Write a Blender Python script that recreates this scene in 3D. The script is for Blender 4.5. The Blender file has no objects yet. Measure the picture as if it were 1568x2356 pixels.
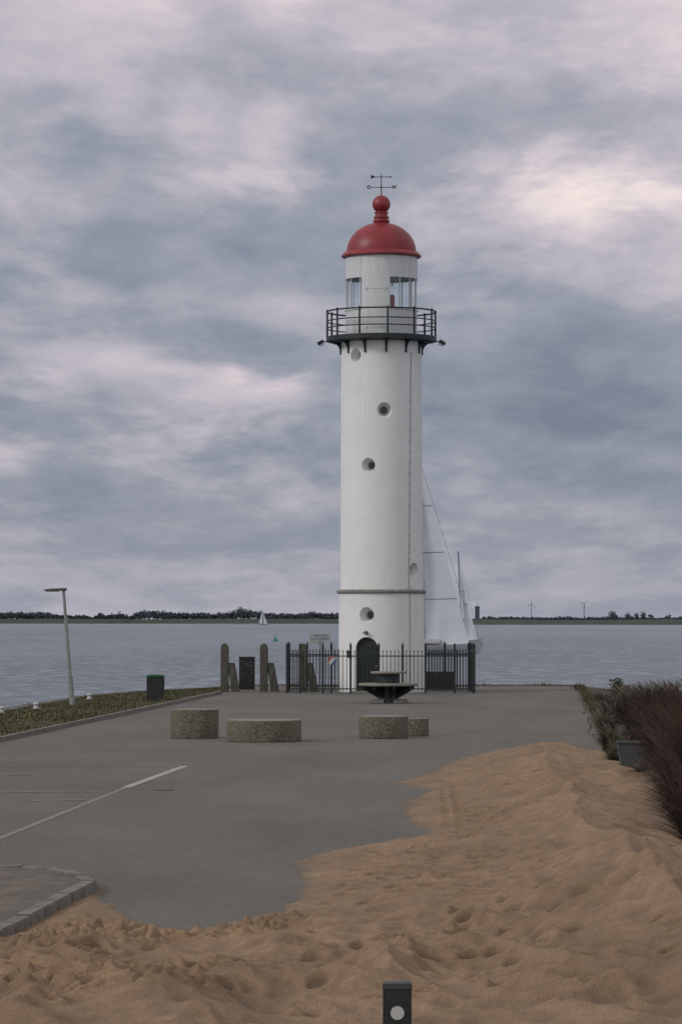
import bpy, math, random, bmesh
import numpy as np
from mathutils import Vector, Matrix
random.seed(7); rng=np.random.default_rng(5)
S=bpy.context.scene; COL=S.collection
# ---------------------------------------------------------------- camera geometry
K=2.7; Q=K/2; F=2950.0*K; H=2.85; HOR=1430.0; TH=math.atan((HOR-1178)/F); ct,st=math.cos(TH),math.sin(TH)
def ray(px,py):
    x=(px-784)/F; c=(1178-py)/F
    return x, ct-c*st, st+c*ct
def G(px,py,z=0.0):
    dx,dy,dz=ray(px,py); t=(z-H)/dz
    return (dx*t,dy*t)
def V(px,py,Y):
    dx,dy,dz=ray(px,py); t=Y/dy
    return (dx*t,Y,H+dz*t)
cam_d=bpy.data.cameras.new('camera'); cam=bpy.data.objects.new('camera',cam_d); COL.objects.link(cam)
cam.location=(0,0,H); cam.rotation_euler=(math.pi/2+TH,0,0)
cam_d.sensor_fit='VERTICAL'; cam_d.sensor_height=24; cam_d.lens=F/2356*24; cam_d.clip_end=60000; cam_d.clip_start=0.1
S.camera=cam
S.view_settings.view_transform='Standard'; S.view_settings.look='None'; S.view_settings.exposure=0
# ---------------------------------------------------------------- helpers
def lin(c): 
    c=c/255.0
    return c/12.92 if c<=0.04045 else ((c+0.055)/1.055)**2.4
def rgb(r,g,b): return (lin(r),lin(g),lin(b),1)
class MB:
    def __init__(s): s.v=[]; s.f=[]
    def add(s,vs,fs):
        o=len(s.v); s.v+=[tuple(a) for a in vs]; s.f+=[tuple(i+o for i in f) for f in fs]; return s
    def box(s,c,d,rz=0,M=None):
        x,y,z=d[0]/2,d[1]/2,d[2]/2
        vs=[Vector(p) for p in((-x,-y,-z),(x,-y,-z),(x,y,-z),(-x,y,-z),(-x,-y,z),(x,-y,z),(x,y,z),(-x,y,z))]
        R=M if M else Matrix.Rotation(rz,3,'Z')
        vs=[R@a+Vector(c) for a in vs]
        return s.add(vs,[(0,3,2,1),(4,5,6,7),(0,1,5,4),(1,2,6,5),(2,3,7,6),(3,0,4,7)])
    def tube(s,p,q,r0,r1=None,n=8,cap=True):
        r1=r0 if r1 is None else r1
        p=Vector(p);q=Vector(q);d=(q-p).normalized()
        a=d.orthogonal().normalized(); b=d.cross(a)
        vs=[]
        for c,r in((p,r0),(q,r1)):
            for i in range(n):
                t=2*math.pi*i/n; vs.append(c+a*math.cos(t)*r+b*math.sin(t)*r)
        fs=[(i,(i+1)%n,n+(i+1)%n,n+i) for i in range(n)]
        if cap: fs+=[tuple(range(n-1,-1,-1)),tuple(range(n,2*n))]
        return s.add(vs,fs)
    def path(s,pts,r,n=6):
        for a,b in zip(pts[:-1],pts[1:]): s.tube(a,b,r,r,n)
        return s
    def lathe(s,prof,n=64,c=(0,0,0),a0=0,a1=None):
        full=a1 is None; k=n if full else n+1; span=2*math.pi if full else a1-a0
        vs=[];fs=[]
        for (r,z) in prof:
            for i in range(k):
                t=a0+span*i/n; vs.append((c[0]+r*math.sin(t),c[1]-r*math.cos(t),c[2]+z))
        for j in range(len(prof)-1):
            for i in range(n):
                i2=(i+1)%k
                fs.append((j*k+i,j*k+i2,(j+1)*k+i2,(j+1)*k+i))
        if full:
            if prof[0][0]>1e-6: fs.append(tuple(range(k-1,-1,-1)))
            if prof[-1][0]>1e-6: fs.append(tuple((len(prof)-1)*k+i for i in range(k)))
        return s.add(vs,fs)
    def ring(s,prof,n=64,c=(0,0,0)):
        k=n; m=len(prof); vs=[];fs=[]
        for (r,z) in prof:
            for i in range(k):
                t=2*math.pi*i/n; vs.append((c[0]+r*math.sin(t),c[1]-r*math.cos(t),c[2]+z))
        for j in range(m):
            j2=(j+1)%m
            for i in range(n): fs.append((j*k+i,j*k+(i+1)%k,j2*k+(i+1)%k,j2*k+i))
        return s.add(vs,fs)
    def torus(s,R,r,z,n=64,m=8,c=(0,0,0)):
        return s.ring([(R+r*math.cos(2*math.pi*j/m),z+r*math.sin(2*math.pi*j/m)) for j in range(m)],n,c)
    def prism(s,poly,z0,z1):
        n=len(poly); vs=[(x,y,z0) for x,y in poly]+[(x,y,z1) for x,y in poly]
        return s.add(vs,[tuple(range(n-1,-1,-1)),tuple(range(n,2*n))]+[(i,(i+1)%n,n+(i+1)%n,n+i) for i in range(n)])
    def sheet(s,poly,z):
        return s.add([(x,y,z) for x,y in poly],[tuple(range(len(poly)))])
    def prismY(s,poly,y0,y1,M=None):
        n=len(poly); vs=[(x,y0,z) for x,z in poly]+[(x,y1,z) for x,z in poly]
        if M: vs=[M@Vector(v) for v in vs]
        return s.add(vs,[tuple(range(n)),tuple(range(2*n-1,n-1,-1))]+[((i+1)%n,i,n+i,n+(i+1)%n) for i in range(n)])
    def build(s,name,mat,parent=None,smooth=False,loc=None,bevel=0,rot=None,fixn=True):
        me=bpy.data.meshes.new(name); me.from_pydata(s.v,[],s.f); me.update()
        if fixn or bevel:
            bm=bmesh.new(); bm.from_mesh(me)
            if fixn: bmesh.ops.recalc_face_normals(bm,faces=bm.faces)
            if bevel: 
                es=[e for e in bm.edges if len(e.link_faces)==2 and e.calc_face_angle(0)>0.5]
                bmesh.ops.bevel(bm,geom=es,offset=bevel,segments=2,affect='EDGES',clamp_overlap=True)
            if smooth:
                for e in bm.edges:
                    if len(e.link_faces)==2 and e.calc_face_angle(0)>0.6: e.smooth=False
                for f in bm.faces: f.smooth=True
            bm.to_mesh(me); bm.free()
        me.materials.append(mat)
        o=bpy.data.objects.new(name,me); COL.objects.link(o)
        if parent: o.parent=parent
        if loc: o.location=loc
        if rot: o.rotation_euler=rot
        return o
def tag(o,label=None,cat=None,group=None,kind=None):
    if label:o['label']=label
    if cat:o['category']=cat
    if group:o['group']=group
    if kind:o['kind']=kind
    return o
def thing(name,loc,label,cat,group=None,rz=0):
    o=bpy.data.objects.new(name,None); COL.objects.link(o); o.location=loc; o.rotation_euler=(0,0,rz); o.empty_display_size=.3
    return tag(o,label,cat,group)
# ---------------------------------------------------------------- materials
def N(nt,t,**k):
    n=nt.nodes.new(t)
    for a,b in k.items(): setattr(n,a,b)
    return n
def noise(nt,co,scale,detail=4,rough=.5,vec=None,dist=0):
    n=N(nt,'ShaderNodeTexNoise'); n.inputs['Scale'].default_value=scale; n.inputs['Detail'].default_value=detail; n.inputs['Roughness'].default_value=rough; n.inputs['Distortion'].default_value=dist
    nt.links.new(co,n.inputs['Vector']); return n.outputs['Fac']
def ramp(nt,fac,stops):
    r=N(nt,'ShaderNodeValToRGB'); e=r.color_ramp.elements
    while len(e)<len(stops): e.new(.5)
    for i,(p,c) in enumerate(stops): e[i].position=p; e[i].color=c
    nt.links.new(fac,r.inputs['Fac']); return r.outputs['Color']
def mapping(nt,co,scale):
    m=N(nt,'ShaderNodeMapping'); m.inputs['Scale'].default_value=scale; nt.links.new(co,m.inputs['Vector']); return m.outputs['Vector']
def mixc(nt,fac,a,b,mode='MIX'):
    m=N(nt,'ShaderNodeMix',data_type='RGBA',blend_type=mode)
    for s,v in((m.inputs[0],fac),(m.inputs[6],a),(m.inputs[7],b)):
        if isinstance(v,bpy.types.NodeSocket): nt.links.new(v,s)
        else: s.default_value=v
    return m.outputs[2]
def mathn(nt,op,a,b=None,c=None,clamp=False):
    m=N(nt,'ShaderNodeMath',operation=op,use_clamp=clamp)
    for i,v in enumerate((a,b,c)):
        if v is None: continue
        if isinstance(v,bpy.types.NodeSocket): nt.links.new(v,m.inputs[i])
        else: m.inputs[i].default_value=v
    return m.outputs[0]
def base(name):
    m=bpy.data.materials.new(name); m.use_nodes=True; nt=m.node_tree
    b=nt.nodes['Principled BSDF']; tc=N(nt,'ShaderNodeTexCoord')
    return m,nt,b,tc.outputs['Object']
def bump(nt,b,h,strength,dist):
    n=N(nt,'ShaderNodeBump'); n.inputs['Strength'].default_value=strength; n.inputs['Distance'].default_value=dist
    nt.links.new(h,n.inputs['Height']); nt.links.new(n.outputs[0],b.inputs['Normal']); return n
def mat(name,c1,c2=None,scale=3,rough=.7,metal=0,detail=5,bmp=0,bs=20,bd=.01,stretch=None,spread=(.35,.65)):
    m,nt,b,co=base(name); c2=c2 or tuple(x*.75 for x in c1[:3])+(1,)
    c=co if stretch is None else mapping(nt,co,stretch)
    f=noise(nt,c,scale,detail,.6)
    nt.links.new(ramp(nt,f,[(spread[0],c1),(spread[1],c2)]),b.inputs['Base Color'])
    b.inputs['Roughness'].default_value=rough; b.inputs['Metallic'].default_value=metal
    if bmp: bump(nt,b,noise(nt,c,bs,4,.6),bmp,bd)
    return m
def C(a,b,c): return (a,b,c,1)
M={}
M['iron']=mat('dark_green_iron',C(.008,.015,.017),C(.012,.02,.022),8,.5)
M['black']=mat('black_paint',C(.008,.009,.01),C(.016,.016,.018),5,.5)
M['door']=mat('door_paint',C(.004,.011,.009),C(.007,.013,.011),5,.45)
M['red']=mat('red_paint',C(.27,.024,.032),C(.20,.018,.024),2.2,.45,bmp=.15,bs=4,bd=.02)
M['grey']=mat('grey_cement',C(.24,.23,.21),C(.15,.145,.135),4,.8)
M['lamp']=mat('lamp_housing_grey',C(.12,.12,.12),C(.08,.08,.08),4,.6)
M['galv']=mat('galvanised_steel',C(.30,.31,.31),C(.2,.21,.21),6,.5,metal=.3)
M['wood']=mat('weathered_timber',C(.115,.108,.085),C(.042,.042,.036),3,.85,stretch=(6,6,1),bmp=.5,bs=8,bd=.02)
M['bintop']=mat('green_plastic',C(.01,.13,.05),C(.01,.09,.04),5,.4)
M['white_s']=mat('sign_white',C(.52,.53,.53),C(.42,.42,.42),6,.6)
M['board']=mat('board_grey_white',C(.40,.42,.43),C(.33,.35,.36),6,.7)
M['ink']=mat('sign_lettering',C(.03,.03,.03),C(.05,.05,.05),6,.6)
M['ink2']=mat('faded_lettering',C(.09,.09,.10),C(.12,.12,.13),6,.6)
M['redink']=mat('emblem_red',C(.34,.04,.05),C(.28,.04,.04),6,.6)
M['blueink']=mat('emblem_blue',C(.03,.07,.22),C(.03,.06,.18),6,.6)
M['brown']=mat('brown_boards',C(.075,.052,.040),C(.045,.034,.030),4,.8)
M['glassdark']=mat('window_glass',C(.02,.022,.025),C(.03,.03,.035),3,.15)
M['sail']=mat('sailcloth',C(.60,.63,.68),C(.52,.55,.61),.3,.7)
M['hull']=mat('white_hull',C(.5,.5,.53),C(.42,.42,.45),1,.35)
M['seam']=mat('sail_seam',C(.12,.14,.2),C(.1,.12,.16),1,.7)
M['buoy']=mat('buoy_green',C(.02,.2,.13),C(.02,.15,.1),1,.5)
M['fartree']=mat('far_foliage_hazed',C(.055,.075,.090),C(.036,.052,.066),.08,.95)  # distance haze painted into the far shore colours, foliage through dike
M['farbuild']=mat('far_masonry_hazed',C(.07,.085,.12),C(.055,.07,.1),.05,.9)
M['farroof']=mat('far_roof_tiles_hazed',C(.16,.085,.075),C(.12,.075,.07),.05,.9)
M['turbine']=mat('turbine_paint_hazed',C(.17,.20,.26),C(.15,.18,.23),.05,.7)
M['dike']=mat('dike_grass_hazed',C(.050,.072,.058),C(.036,.058,.048),.02,.95)
M['grassblade']=mat('grass_blades',C(.035,.055,.015),C(.10,.078,.034),1.2,.8)
M['flower']=mat('yellow_petals',C(.3,.22,.02),C(.22,.17,.02),2,.7)
M['plume_dark']=mat('dark_reed',C(.014,.010,.007),C(.085,.040,.028),1.3,.85)
M['plume_green']=mat('green_reed',C(.026,.038,.013),C(.085,.082,.04),2.2,.85)
M['plume_pale']=mat('pale_reed',C(.11,.085,.07),C(.20,.16,.14),2.5,.9)
M['pier']=mat('quay_concrete',C(.15,.14,.12),C(.09,.085,.077),1.2,.9,bmp=.3)
M['soil']=mat('soil',C(.06,.045,.03),C(.03,.025,.018),2,.95,bmp=.5)
M['tub']=mat('grey_tub',C(.06,.07,.073),C(.04,.046,.05),3,.8)
M['bronze']=mat('vane_metal',C(.05,.035,.028),C(.03,.022,.02),9,.5)
M['top']=mat('cast_concrete_top',C(.26,.245,.205),C(.19,.178,.15),9,.85,bmp=.3,bs=40)
m,nt,b,co=base('white_render'); M['white']=m
s1=noise(nt,mapping(nt,co,(2.5,2.5,.2)),2,5,.6); s2=noise(nt,co,1.2,5,.6); s3=noise(nt,co,30,3,.6)
c=mixc(nt,s1,C(.79,.79,.80),C(.72,.72,.725)); r2=ramp(nt,s2,[(.35,C(.94,.94,.94)),(.65,C(1,1,1))]); c=mixc(nt,1.0,c,r2,'MULTIPLY')
rs=noise(nt,mapping(nt,co,(7,7,.5)),1.4,3,.5); c=mixc(nt,ramp(nt,rs,[(.64,C(0,0,0)),(.78,C(.3,.3,.3))]),c,C(.48,.42,.36))
nt.links.new(c,b.inputs['Base Color']); b.inputs['Roughness'].default_value=.75
bump(nt,b,s3,.35,.01)
m,nt,b,co=base('white_metal_panels'); M['whitem']=m
s1=noise(nt,mapping(nt,co,(3,3,.5)),2,5,.6)
nt.links.new(ramp(nt,s1,[(.35,C(.61,.62,.64)),(.7,C(.52,.53,.55))]),b.inputs['Base Color']); b.inputs['Roughness'].default_value=.5
m,nt,b,co=base('exposed_aggregate'); M['agg']=m
vo=N(nt,'ShaderNodeTexVoronoi'); vo.inputs['Scale'].default_value=48; nt.links.new(co,vo.inputs['Vector'])
sep=N(nt,'ShaderNodeSeparateColor'); nt.links.new(vo.outputs['Color'],sep.inputs[0])
c=ramp(nt,sep.outputs[0],[(0,C(.058,.049,.038)),(.45,C(.115,.099,.076)),(.85,C(.165,.144,.112)),(1,C(.25,.225,.185))])
c=mixc(nt,1.0,c,ramp(nt,noise(nt,co,2,4),[(.3,C(.78,.78,.75)),(.7,C(1.1,1.1,1.05))]),'MULTIPLY')
nt.links.new(c,b.inputs['Base Color']); b.inputs['Roughness'].default_value=.85; bump(nt,b,vo.outputs['Distance'],.5,-.02)
m,nt,b,co=base('asphalt'); M['asphalt']=m
big=noise(nt,mapping(nt,co,(1,.3,1)),.4,6,.6); fine=noise(nt,co,30,4,.8); mid=noise(nt,mapping(nt,co,(1,.5,1)),6,5,.75); wide=noise(nt,mapping(nt,co,(1.3,.6,1)),22,3,.7)
c=ramp(nt,big,[(.3,C(.094,.086,.078)),(.7,C(.140,.129,.115))])
c=mixc(nt,1.0,c,ramp(nt,fine,[(.3,C(.45,.45,.45)),(.7,C(1.55,1.55,1.53))]),'MULTIPLY')
c=mixc(nt,1.0,c,ramp(nt,wide,[(.3,C(.66,.66,.66)),(.7,C(1.34,1.34,1.32))]),'MULTIPLY')
c=mixc(nt,1.0,c,ramp(nt,mid,[(.3,C(.86,.86,.87)),(.7,C(1.12,1.11,1.10))]),'MULTIPLY')
nt.links.new(c,b.inputs['Base Color']); b.inputs['Roughness'].default_value=.9; bump(nt,b,fine,.5,.01)
def paintmat(name,lo,hi,a_,b2):
    m,nt,b,co=base(name)
    f=noise(nt,mapping(nt,co,(1,.6,1)),5,6,.8); g_=noise(nt,co,30,4,.8)
    c=ramp(nt,f,[(a_,lo),(b2,hi)]); c=mixc(nt,1.0,c,ramp(nt,g_,[(.3,C(.6,.6,.6)),(.7,C(1.4,1.4,1.4))]),'MULTIPLY')
    nt.links.new(c,b.inputs['Base Color']); b.inputs['Roughness'].default_value=.9; bump(nt,b,g_,.5,.01); return m
M['paint']=paintmat('worn_road_paint',C(.17,.16,.145),C(.42,.41,.39),.36,.54)
M['paint2']=paintmat('faded_road_paint',C(.16,.15,.135),C(.29,.28,.265),.42,.66)
m,nt,b,co=base('brick_pavers'); M['paver']=m
br=N(nt,'ShaderNodeTexBrick'); br.inputs['Scale'].default_value=4.5; br.inputs['Mortar Size'].default_value=.015
br.inputs['Color1'].default_value=C(.14,.12,.105); br.inputs['Color2'].default_value=C(.10,.085,.075); br.inputs['Mortar'].default_value=C(.05,.044,.036)
nt.links.new(co,br.inputs['Vector'])
c=mixc(nt,1.0,br.outputs['Color'],ramp(nt,noise(nt,co,5,6,.7),[(.3,C(.6,.6,.6)),(.7,C(1.25,1.22,1.15))]),'MULTIPLY')
c=mixc(nt,ramp(nt,noise(nt,mapping(nt,co,(1,.5,1)),2.2,6,.7),[(.5,C(0,0,0)),(.66,C(.7,.7,.7))]),c,C(.19,.14,.095))
nt.links.new(c,b.inputs['Base Color']); b.inputs['Roughness'].default_value=.85; bump(nt,b,br.outputs['Fac'],.6,-.01)
M['kerb']=mat('kerb_concrete',C(.20,.187,.165),C(.11,.10,.09),4,.85,bmp=.4,bs=30)
m,nt,b,co=base('beach_sand'); M['sand']=m
n1=noise(nt,mapping(nt,co,(1,.4,1)),.8,6,.6); n2=noise(nt,mapping(nt,co,(1,.7,1)),5,6,.72); n3=noise(nt,co,55,3,.75)
c=ramp(nt,n1,[(.3,C(.228,.146,.088)),(.7,C(.335,.220,.136))])
c=mixc(nt,1.0,c,ramp(nt,n2,[(.3,C(.76,.74,.71)),(.65,C(1.09,1.09,1.09))]),'MULTIPLY')
c=mixc(nt,1.0,c,ramp(nt,n3,[(.3,C(.72,.72,.72)),(.7,C(1.2,1.2,1.2))]),'MULTIPLY')
at=N(nt,'ShaderNodeAttribute',attribute_name='shade_damp'); c=mixc(nt,at.outputs['Fac'],c,C(.090,.058,.038))  # mixes in hollow shade painted as colour, plus damp patches
at=N(nt,'ShaderNodeAttribute',attribute_name='thin'); 
tn=mathn(nt,'MULTIPLY',at.outputs['Fac'],mathn(nt,'ADD',mathn(nt,'MULTIPLY',n3,1.2),.2),clamp=True)
c=mixc(nt,tn,c,C(.12,.108,.088))
nt.links.new(c,b.inputs['Base Color']); b.inputs['Roughness'].default_value=.95
hh=mathn(nt,'ADD',mathn(nt,'MULTIPLY',n2,1.0),mathn(nt,'MULTIPLY',n3,.15)); bump(nt,b,hh,.85,.07)
m,nt,b,co=base('rough_grass'); M['grassg']=m
c=ramp(nt,noise(nt,mapping(nt,co,(1,.5,1)),1.1,7,.7),[(.3,C(.032,.042,.014)),(.5,C(.062,.055,.025)),(.7,C(.10,.075,.045))])
nt.links.new(c,b.inputs['Base Color']); b.inputs['Roughness'].default_value=.95; bump(nt,b,noise(nt,co,12,4),.8,.05)
m,nt,b,co=base('choppy_water'); M['water']=m
w1=noise(nt,mapping(nt,co,(.8,.19,1)),1.0,6,.7,dist=.5); w2=noise(nt,mapping(nt,co,(.14,.03,1)),1.0,4,.6,dist=.3); w3=noise(nt,mapping(nt,co,(.012,.0015,1)),1.0,4,.5); w4=noise(nt,mapping(nt,co,(1.8,.6,1)),1.0,4,.6)
c=ramp(nt,w1,[(.36,C(.030,.056,.082)),(.5,C(.082,.122,.158)),(.64,C(.22,.275,.33))])
c=mixc(nt,1.0,c,ramp(nt,w2,[(.35,C(.82,.82,.83)),(.65,C(1.15,1.15,1.14))]),'MULTIPLY')
nt.links.new(c,b.inputs['Base Color'])
nt.links.new(ramp(nt,w3,[(.35,C(.26,.26,.26)),(.65,C(.34,.34,.34))]),b.inputs['Roughness'])
b.inputs['IOR'].default_value=1.33; b.inputs['Specular Tint'].default_value=C(.86,.95,1.0)
hh=mathn(nt,'ADD',mathn(nt,'MULTIPLY',w1,.75),mathn(nt,'MULTIPLY',w2,.7)); hh=mathn(nt,'ADD',hh,mathn(nt,'MULTIPLY',w4,.18)); bump(nt,b,hh,1.0,1.0)
m=bpy.data.materials.new('lantern_glass'); m.use_nodes=True; nt=m.node_tree; nt.nodes.clear(); M['glass']=m
o=N(nt,'ShaderNodeOutputMaterial'); a=N(nt,'ShaderNodeBsdfTransparent'); a.inputs[0].default_value=C(.95,.97,.98); g=N(nt,'ShaderNodeBsdfGlossy'); g.inputs['Roughness'].default_value=.05; g.inputs[0].default_value=C(.8,.85,.9)
x=N(nt,'ShaderNodeMixShader'); x.inputs[0].default_value=.06; nt.links.new(a.outputs[0],x.inputs[1]); nt.links.new(g.outputs[0],x.inputs[2]); nt.links.new(x.outputs[0],o.inputs[0])
m,nt,b,co=base('scribbled_black_box'); M['graf']=m
wv=N(nt,'ShaderNodeTexWave',wave_type='RINGS'); wv.inputs['Scale'].default_value=2.2; wv.inputs['Distortion'].default_value=14; wv.inputs['Detail'].default_value=1; nt.links.new(co,wv.inputs['Vector'])
line_=ramp(nt,wv.outputs['Fac'],[(0,C(0,0,0)),(.93,C(0,0,0)),(.98,C(1,1,1))]); 
c=mixc(nt,mixc(nt,1.0,line_,ramp(nt,noise(nt,co,3,2),[(.5,C(0,0,0)),(.56,C(.5,.5,.5))]),'MULTIPLY'),C(.012,.013,.015),C(.2,.22,.22))
nt.links.new(c,b.inputs['Base Color']); b.inputs['Roughness'].default_value=.5

# ---------------------------------------------------------------- world
w=bpy.data.worlds.new('World'); S.world=w; w.use_nodes=True; nt=w.node_tree; nt.nodes.clear()
out=N(nt,'ShaderNodeOutputWorld'); bgs=N(nt,'ShaderNodeBackground'); bgc=N(nt,'ShaderNodeBackground')
SUN_EL=math.radians(31); SUN_AZ=math.radians(246)
sky=N(nt,'ShaderNodeTexSky',sky_type='NISHITA'); sky.sun_disc=False; sky.sun_elevation=SUN_EL; sky.sun_rotation=SUN_AZ
nt.links.new(sky.outputs[0],bgs.inputs[0]); bgs.inputs[1].default_value=.08
tc=N(nt,'ShaderNodeTexCoord'); sp=N(nt,'ShaderNodeSeparateXYZ'); nt.links.new(tc.outputs['Generated'],sp.inputs[0])
X0,Y,Z0=sp.outputs; X=mathn(nt,'MULTIPLY',X0,K); Z=mathn(nt,'MULTIPLY',Z0,K); Zc=mathn(nt,'MAXIMUM',Z,0.0)
u_=mathn(nt,'DIVIDE',X,mathn(nt,'ADD',Zc,.38)); v_=mathn(nt,'MULTIPLY',mathn(nt,'LOGARITHM',mathn(nt,'ADD',Zc,.15),2.71828),1.5)
cb=N(nt,'ShaderNodeCombineXYZ'); nt.links.new(u_,cb.inputs[0]); nt.links.new(v_,cb.inputs[1]); nt.links.new(mathn(nt,'MULTIPLY',Y,1.3),cb.inputs[2]); P=cb.outputs[0]
def wn(scale,detail,rough,dist,off):
    mp=N(nt,'ShaderNodeMapping'); mp.inputs['Location'].default_value=off; nt.links.new(P,mp.inputs[0])
    return noise(nt,mp.outputs[0],scale,detail,rough,dist=dist)
na=wn(1.9,3,.5,.2,(5.1,1.7,0)); nb=wn(4.3,10,.56,.2,(7.3,2.2,4)); nc=wn(9,9,.6,.15,(1.3,8.2,2))
def cr(x,stops):
    n=N(nt,'ShaderNodeFloatCurve'); cu=n.mapping.curves[0]
    while len(cu.points)<len(stops): cu.points.new(.5,.5)
    for p,(a,b_) in zip(cu.points,stops): p.location=(a,b_)
    n.mapping.update(); nt.links.new(x,n.inputs[1]); return n.outputs[0]
def sstep(x,a,b_):
    n=N(nt,'ShaderNodeMapRange',interpolation_type='SMOOTHSTEP'); nt.links.new(x,n.inputs[0]); n.inputs[1].default_value=a; n.inputs[2].default_value=b_; return n.outputs[0]
bz=cr(Zc,[(0,.50),(.05,.46),(.13,.43),(.22,.46),(.32,.54),(.42,.63),(.5,.66),(1,.7)])
fade=mathn(nt,'ADD',mathn(nt,'MULTIPLY',sstep(Zc,.0,.14),.5),.5)
dv=mathn(nt,'MULTIPLY',mathn(nt,'SUBTRACT',na,.5),.45)
dv=mathn(nt,'ADD',dv,mathn(nt,'MULTIPLY',mathn(nt,'SUBTRACT',sstep(nb,.36,.64),.5),.22))
dv=mathn(nt,'ADD',dv,mathn(nt,'MULTIPLY',mathn(nt,'SUBTRACT',nc,.5),.46))
val=mathn(nt,'ADD',bz,mathn(nt,'MULTIPLY',dv,fade))
def blob(x0,z0,sx,sz,amp):
    global val
    a=mathn(nt,'POWER',mathn(nt,'ABSOLUTE',mathn(nt,'DIVIDE',mathn(nt,'SUBTRACT',X,x0),sx)),2.0)
    b_=mathn(nt,'POWER',mathn(nt,'ABSOLUTE',mathn(nt,'DIVIDE',mathn(nt,'SUBTRACT',Z,z0),sz)),2.0)
    e=mathn(nt,'EXPONENT',mathn(nt,'MULTIPLY',mathn(nt,'ADD',a,b_),-1.0))
    e=mathn(nt,'MULTIPLY',e,mathn(nt,'ADD',mathn(nt,'MULTIPLY',sstep(nb,.38,.62),1.1),.35))
    val=mathn(nt,'ADD',val,mathn(nt,'MULTIPLY',e,amp))
blob(.19,.345,.12,.05,.19); blob(.24,.41,.08,.05,.08); blob(-.05,.335,.06,.025,.18); blob(-.06,.19,.05,.018,.20); blob(.19,.175,.15,.06,-.19); blob(-.12,.285,.12,.03,-.12); blob(-.12,.15,.08,.02,.08); blob(-.2,.20,.08,.015,.1); blob(-.05,.46,.10,.03,.08); blob(-.18,.11,.08,.02,-.08)
colr=ramp(nt,val,[(0,rgb(102,112,130)),(.22,rgb(122,131,148)),(.42,rgb(150,155,168)),(.60,rgb(184,180,191)),(.80,rgb(216,204,210)),(1.0,rgb(252,236,230))])
backf=mathn(nt,'MULTIPLY',mathn(nt,'MAXIMUM',mathn(nt,'MULTIPLY',Y,-1.0),0.0),1.3,clamp=True)
colr=mixc(nt,backf,colr,C(.70,.71,.71))
up=sstep(Z0,.3,.8); colr=mixc(nt,up,colr,C(.57,.575,.575))
nt.links.new(colr,bgc.inputs[0]); bgc.inputs[1].default_value=1.0
mx=N(nt,'ShaderNodeMixShader'); mx.inputs[0].default_value=.95; nt.links.new(bgs.outputs[0],mx.inputs[1]); nt.links.new(bgc.outputs[0],mx.inputs[2]); nt.links.new(mx.outputs[0],out.inputs[0])
sd=bpy.data.lights.new('sun','SUN'); sd.energy=1.2; sd.angle=math.radians(12); sd.color=(1,.955,.90)
so=bpy.data.objects.new('sun',sd); COL.objects.link(so)
dirv=Vector((math.sin(SUN_AZ)*math.cos(SUN_EL),math.cos(SUN_AZ)*math.cos(SUN_EL),math.sin(SUN_EL)))
so.rotation_euler=(-dirv).to_track_quat('-Z','Y').to_euler(); so.location=(0,0,60)

# ---------------------------------------------------------------- setting
WZ=-1.3
def SY(l): return [(x,y*K) for x,y in l]
mb=MB(); mb.sheet([(-20000,-400),(20000,-400),(20000,50000),(-20000,50000)],WZ); tag(mb.build('water',M['water']),kind='structure')
pier=SY([(-19,-14),(-12.2,30),(-10.7,39.5),(-9.7,47.3),(-8.2,50.4),(-5.6,53.6),(-4.2,57.3),(10.9,57.0),(12.5,50),(15,30),(16,-14)])
tag(MB().prism(pier,-4,-.01).build('ground',M['pier']),kind='structure')
def kl(y): return -8.1+(y/K-30.6)*.1675
asph=[(kl(-26),-26),(kl(30*K),30*K),(kl(50.5*K),50.5*K),(-4.5,54*K),(-4.0,56.75*K),(10.4,56.6*K),(9.2,48*K),(6.6,32*K),(5.5,25.5*K),(4.6,18*K),(4.6,-26)]
tag(MB().sheet(asph,0).build('asphalt',M['asphalt']),kind='structure')
def strip(mb,pts,w,z0,z1,seg=1.0,gap=.012):
    for (a,b_) in zip(pts[:-1],pts[1:]):
        a=Vector(a);b_=Vector(b_);L=(b_-a).length;n=max(1,round(L/seg));d=(b_-a)/n;ang=math.atan2(d.y,d.x)
        for i in range(n):
            c=a+d*(i+.5); mb.box((c.x,c.y,(z0+z1)/2+random.uniform(-.006,.006)),(d.length-gap,w,z1-z0),ang+random.uniform(-.004,.004))
mb=MB()
strip(mb,SY([(-12.0,30),(-10.5,39.5),(-9.5,47.2),(-8.05,50.25),(-5.45,53.5),(-4.0,57.1)]),.35,-.3,.12)
strip(mb,SY([(-4.0,57.0),(10.7,56.85)]),.35,-.3,.06)
tag(mb.build('quay_coping',M['kerb'],bevel=.01),kind='structure')
mb=MB(); strip(mb,[(kl(8*K),8*K),(kl(50.5*K),50.5*K)],.16,-.05,.11)
tag(mb.build('kerb',M['kerb'],bevel=.012),kind='structure')
verge=[(kl(4*K)-.08,4*K),(kl(50.4*K)-.08,50.4*K),(-5.7,53.2*K),(-8.2,50.0*K),(-9.75,47.1*K),(-10.75,39.5*K),(-12.2,30*K),(-16,4*K)]
tag(MB().prism(verge,-.05,.085).build('verge',M['grassg']),kind='structure')
def blade(mb,x,y,z,h,lean,az,w):
    dx,dy=math.cos(az),math.sin(az); px,py=-dy*w/2,dx*w/2
    x1,y1,z1=x+dx*lean*.35,y+dy*lean*.35,z+h*.6
    x2,y2,z2=x+dx*lean,y+dy*lean,z+h
    mb.add([(x-px,y-py,z),(x+px,y+py,z),(x1+px*.8,y1+py*.8,z1),(x1-px*.8,y1-py*.8,z1),(x2,y2,z2)],[(0,1,2,3),(3,2,4)])
mb=MB()
qx=[(30,-12.1),(39.5,-10.7),(47.1,-9.7),(50,-8.2),(53,-5.7)]
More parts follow.
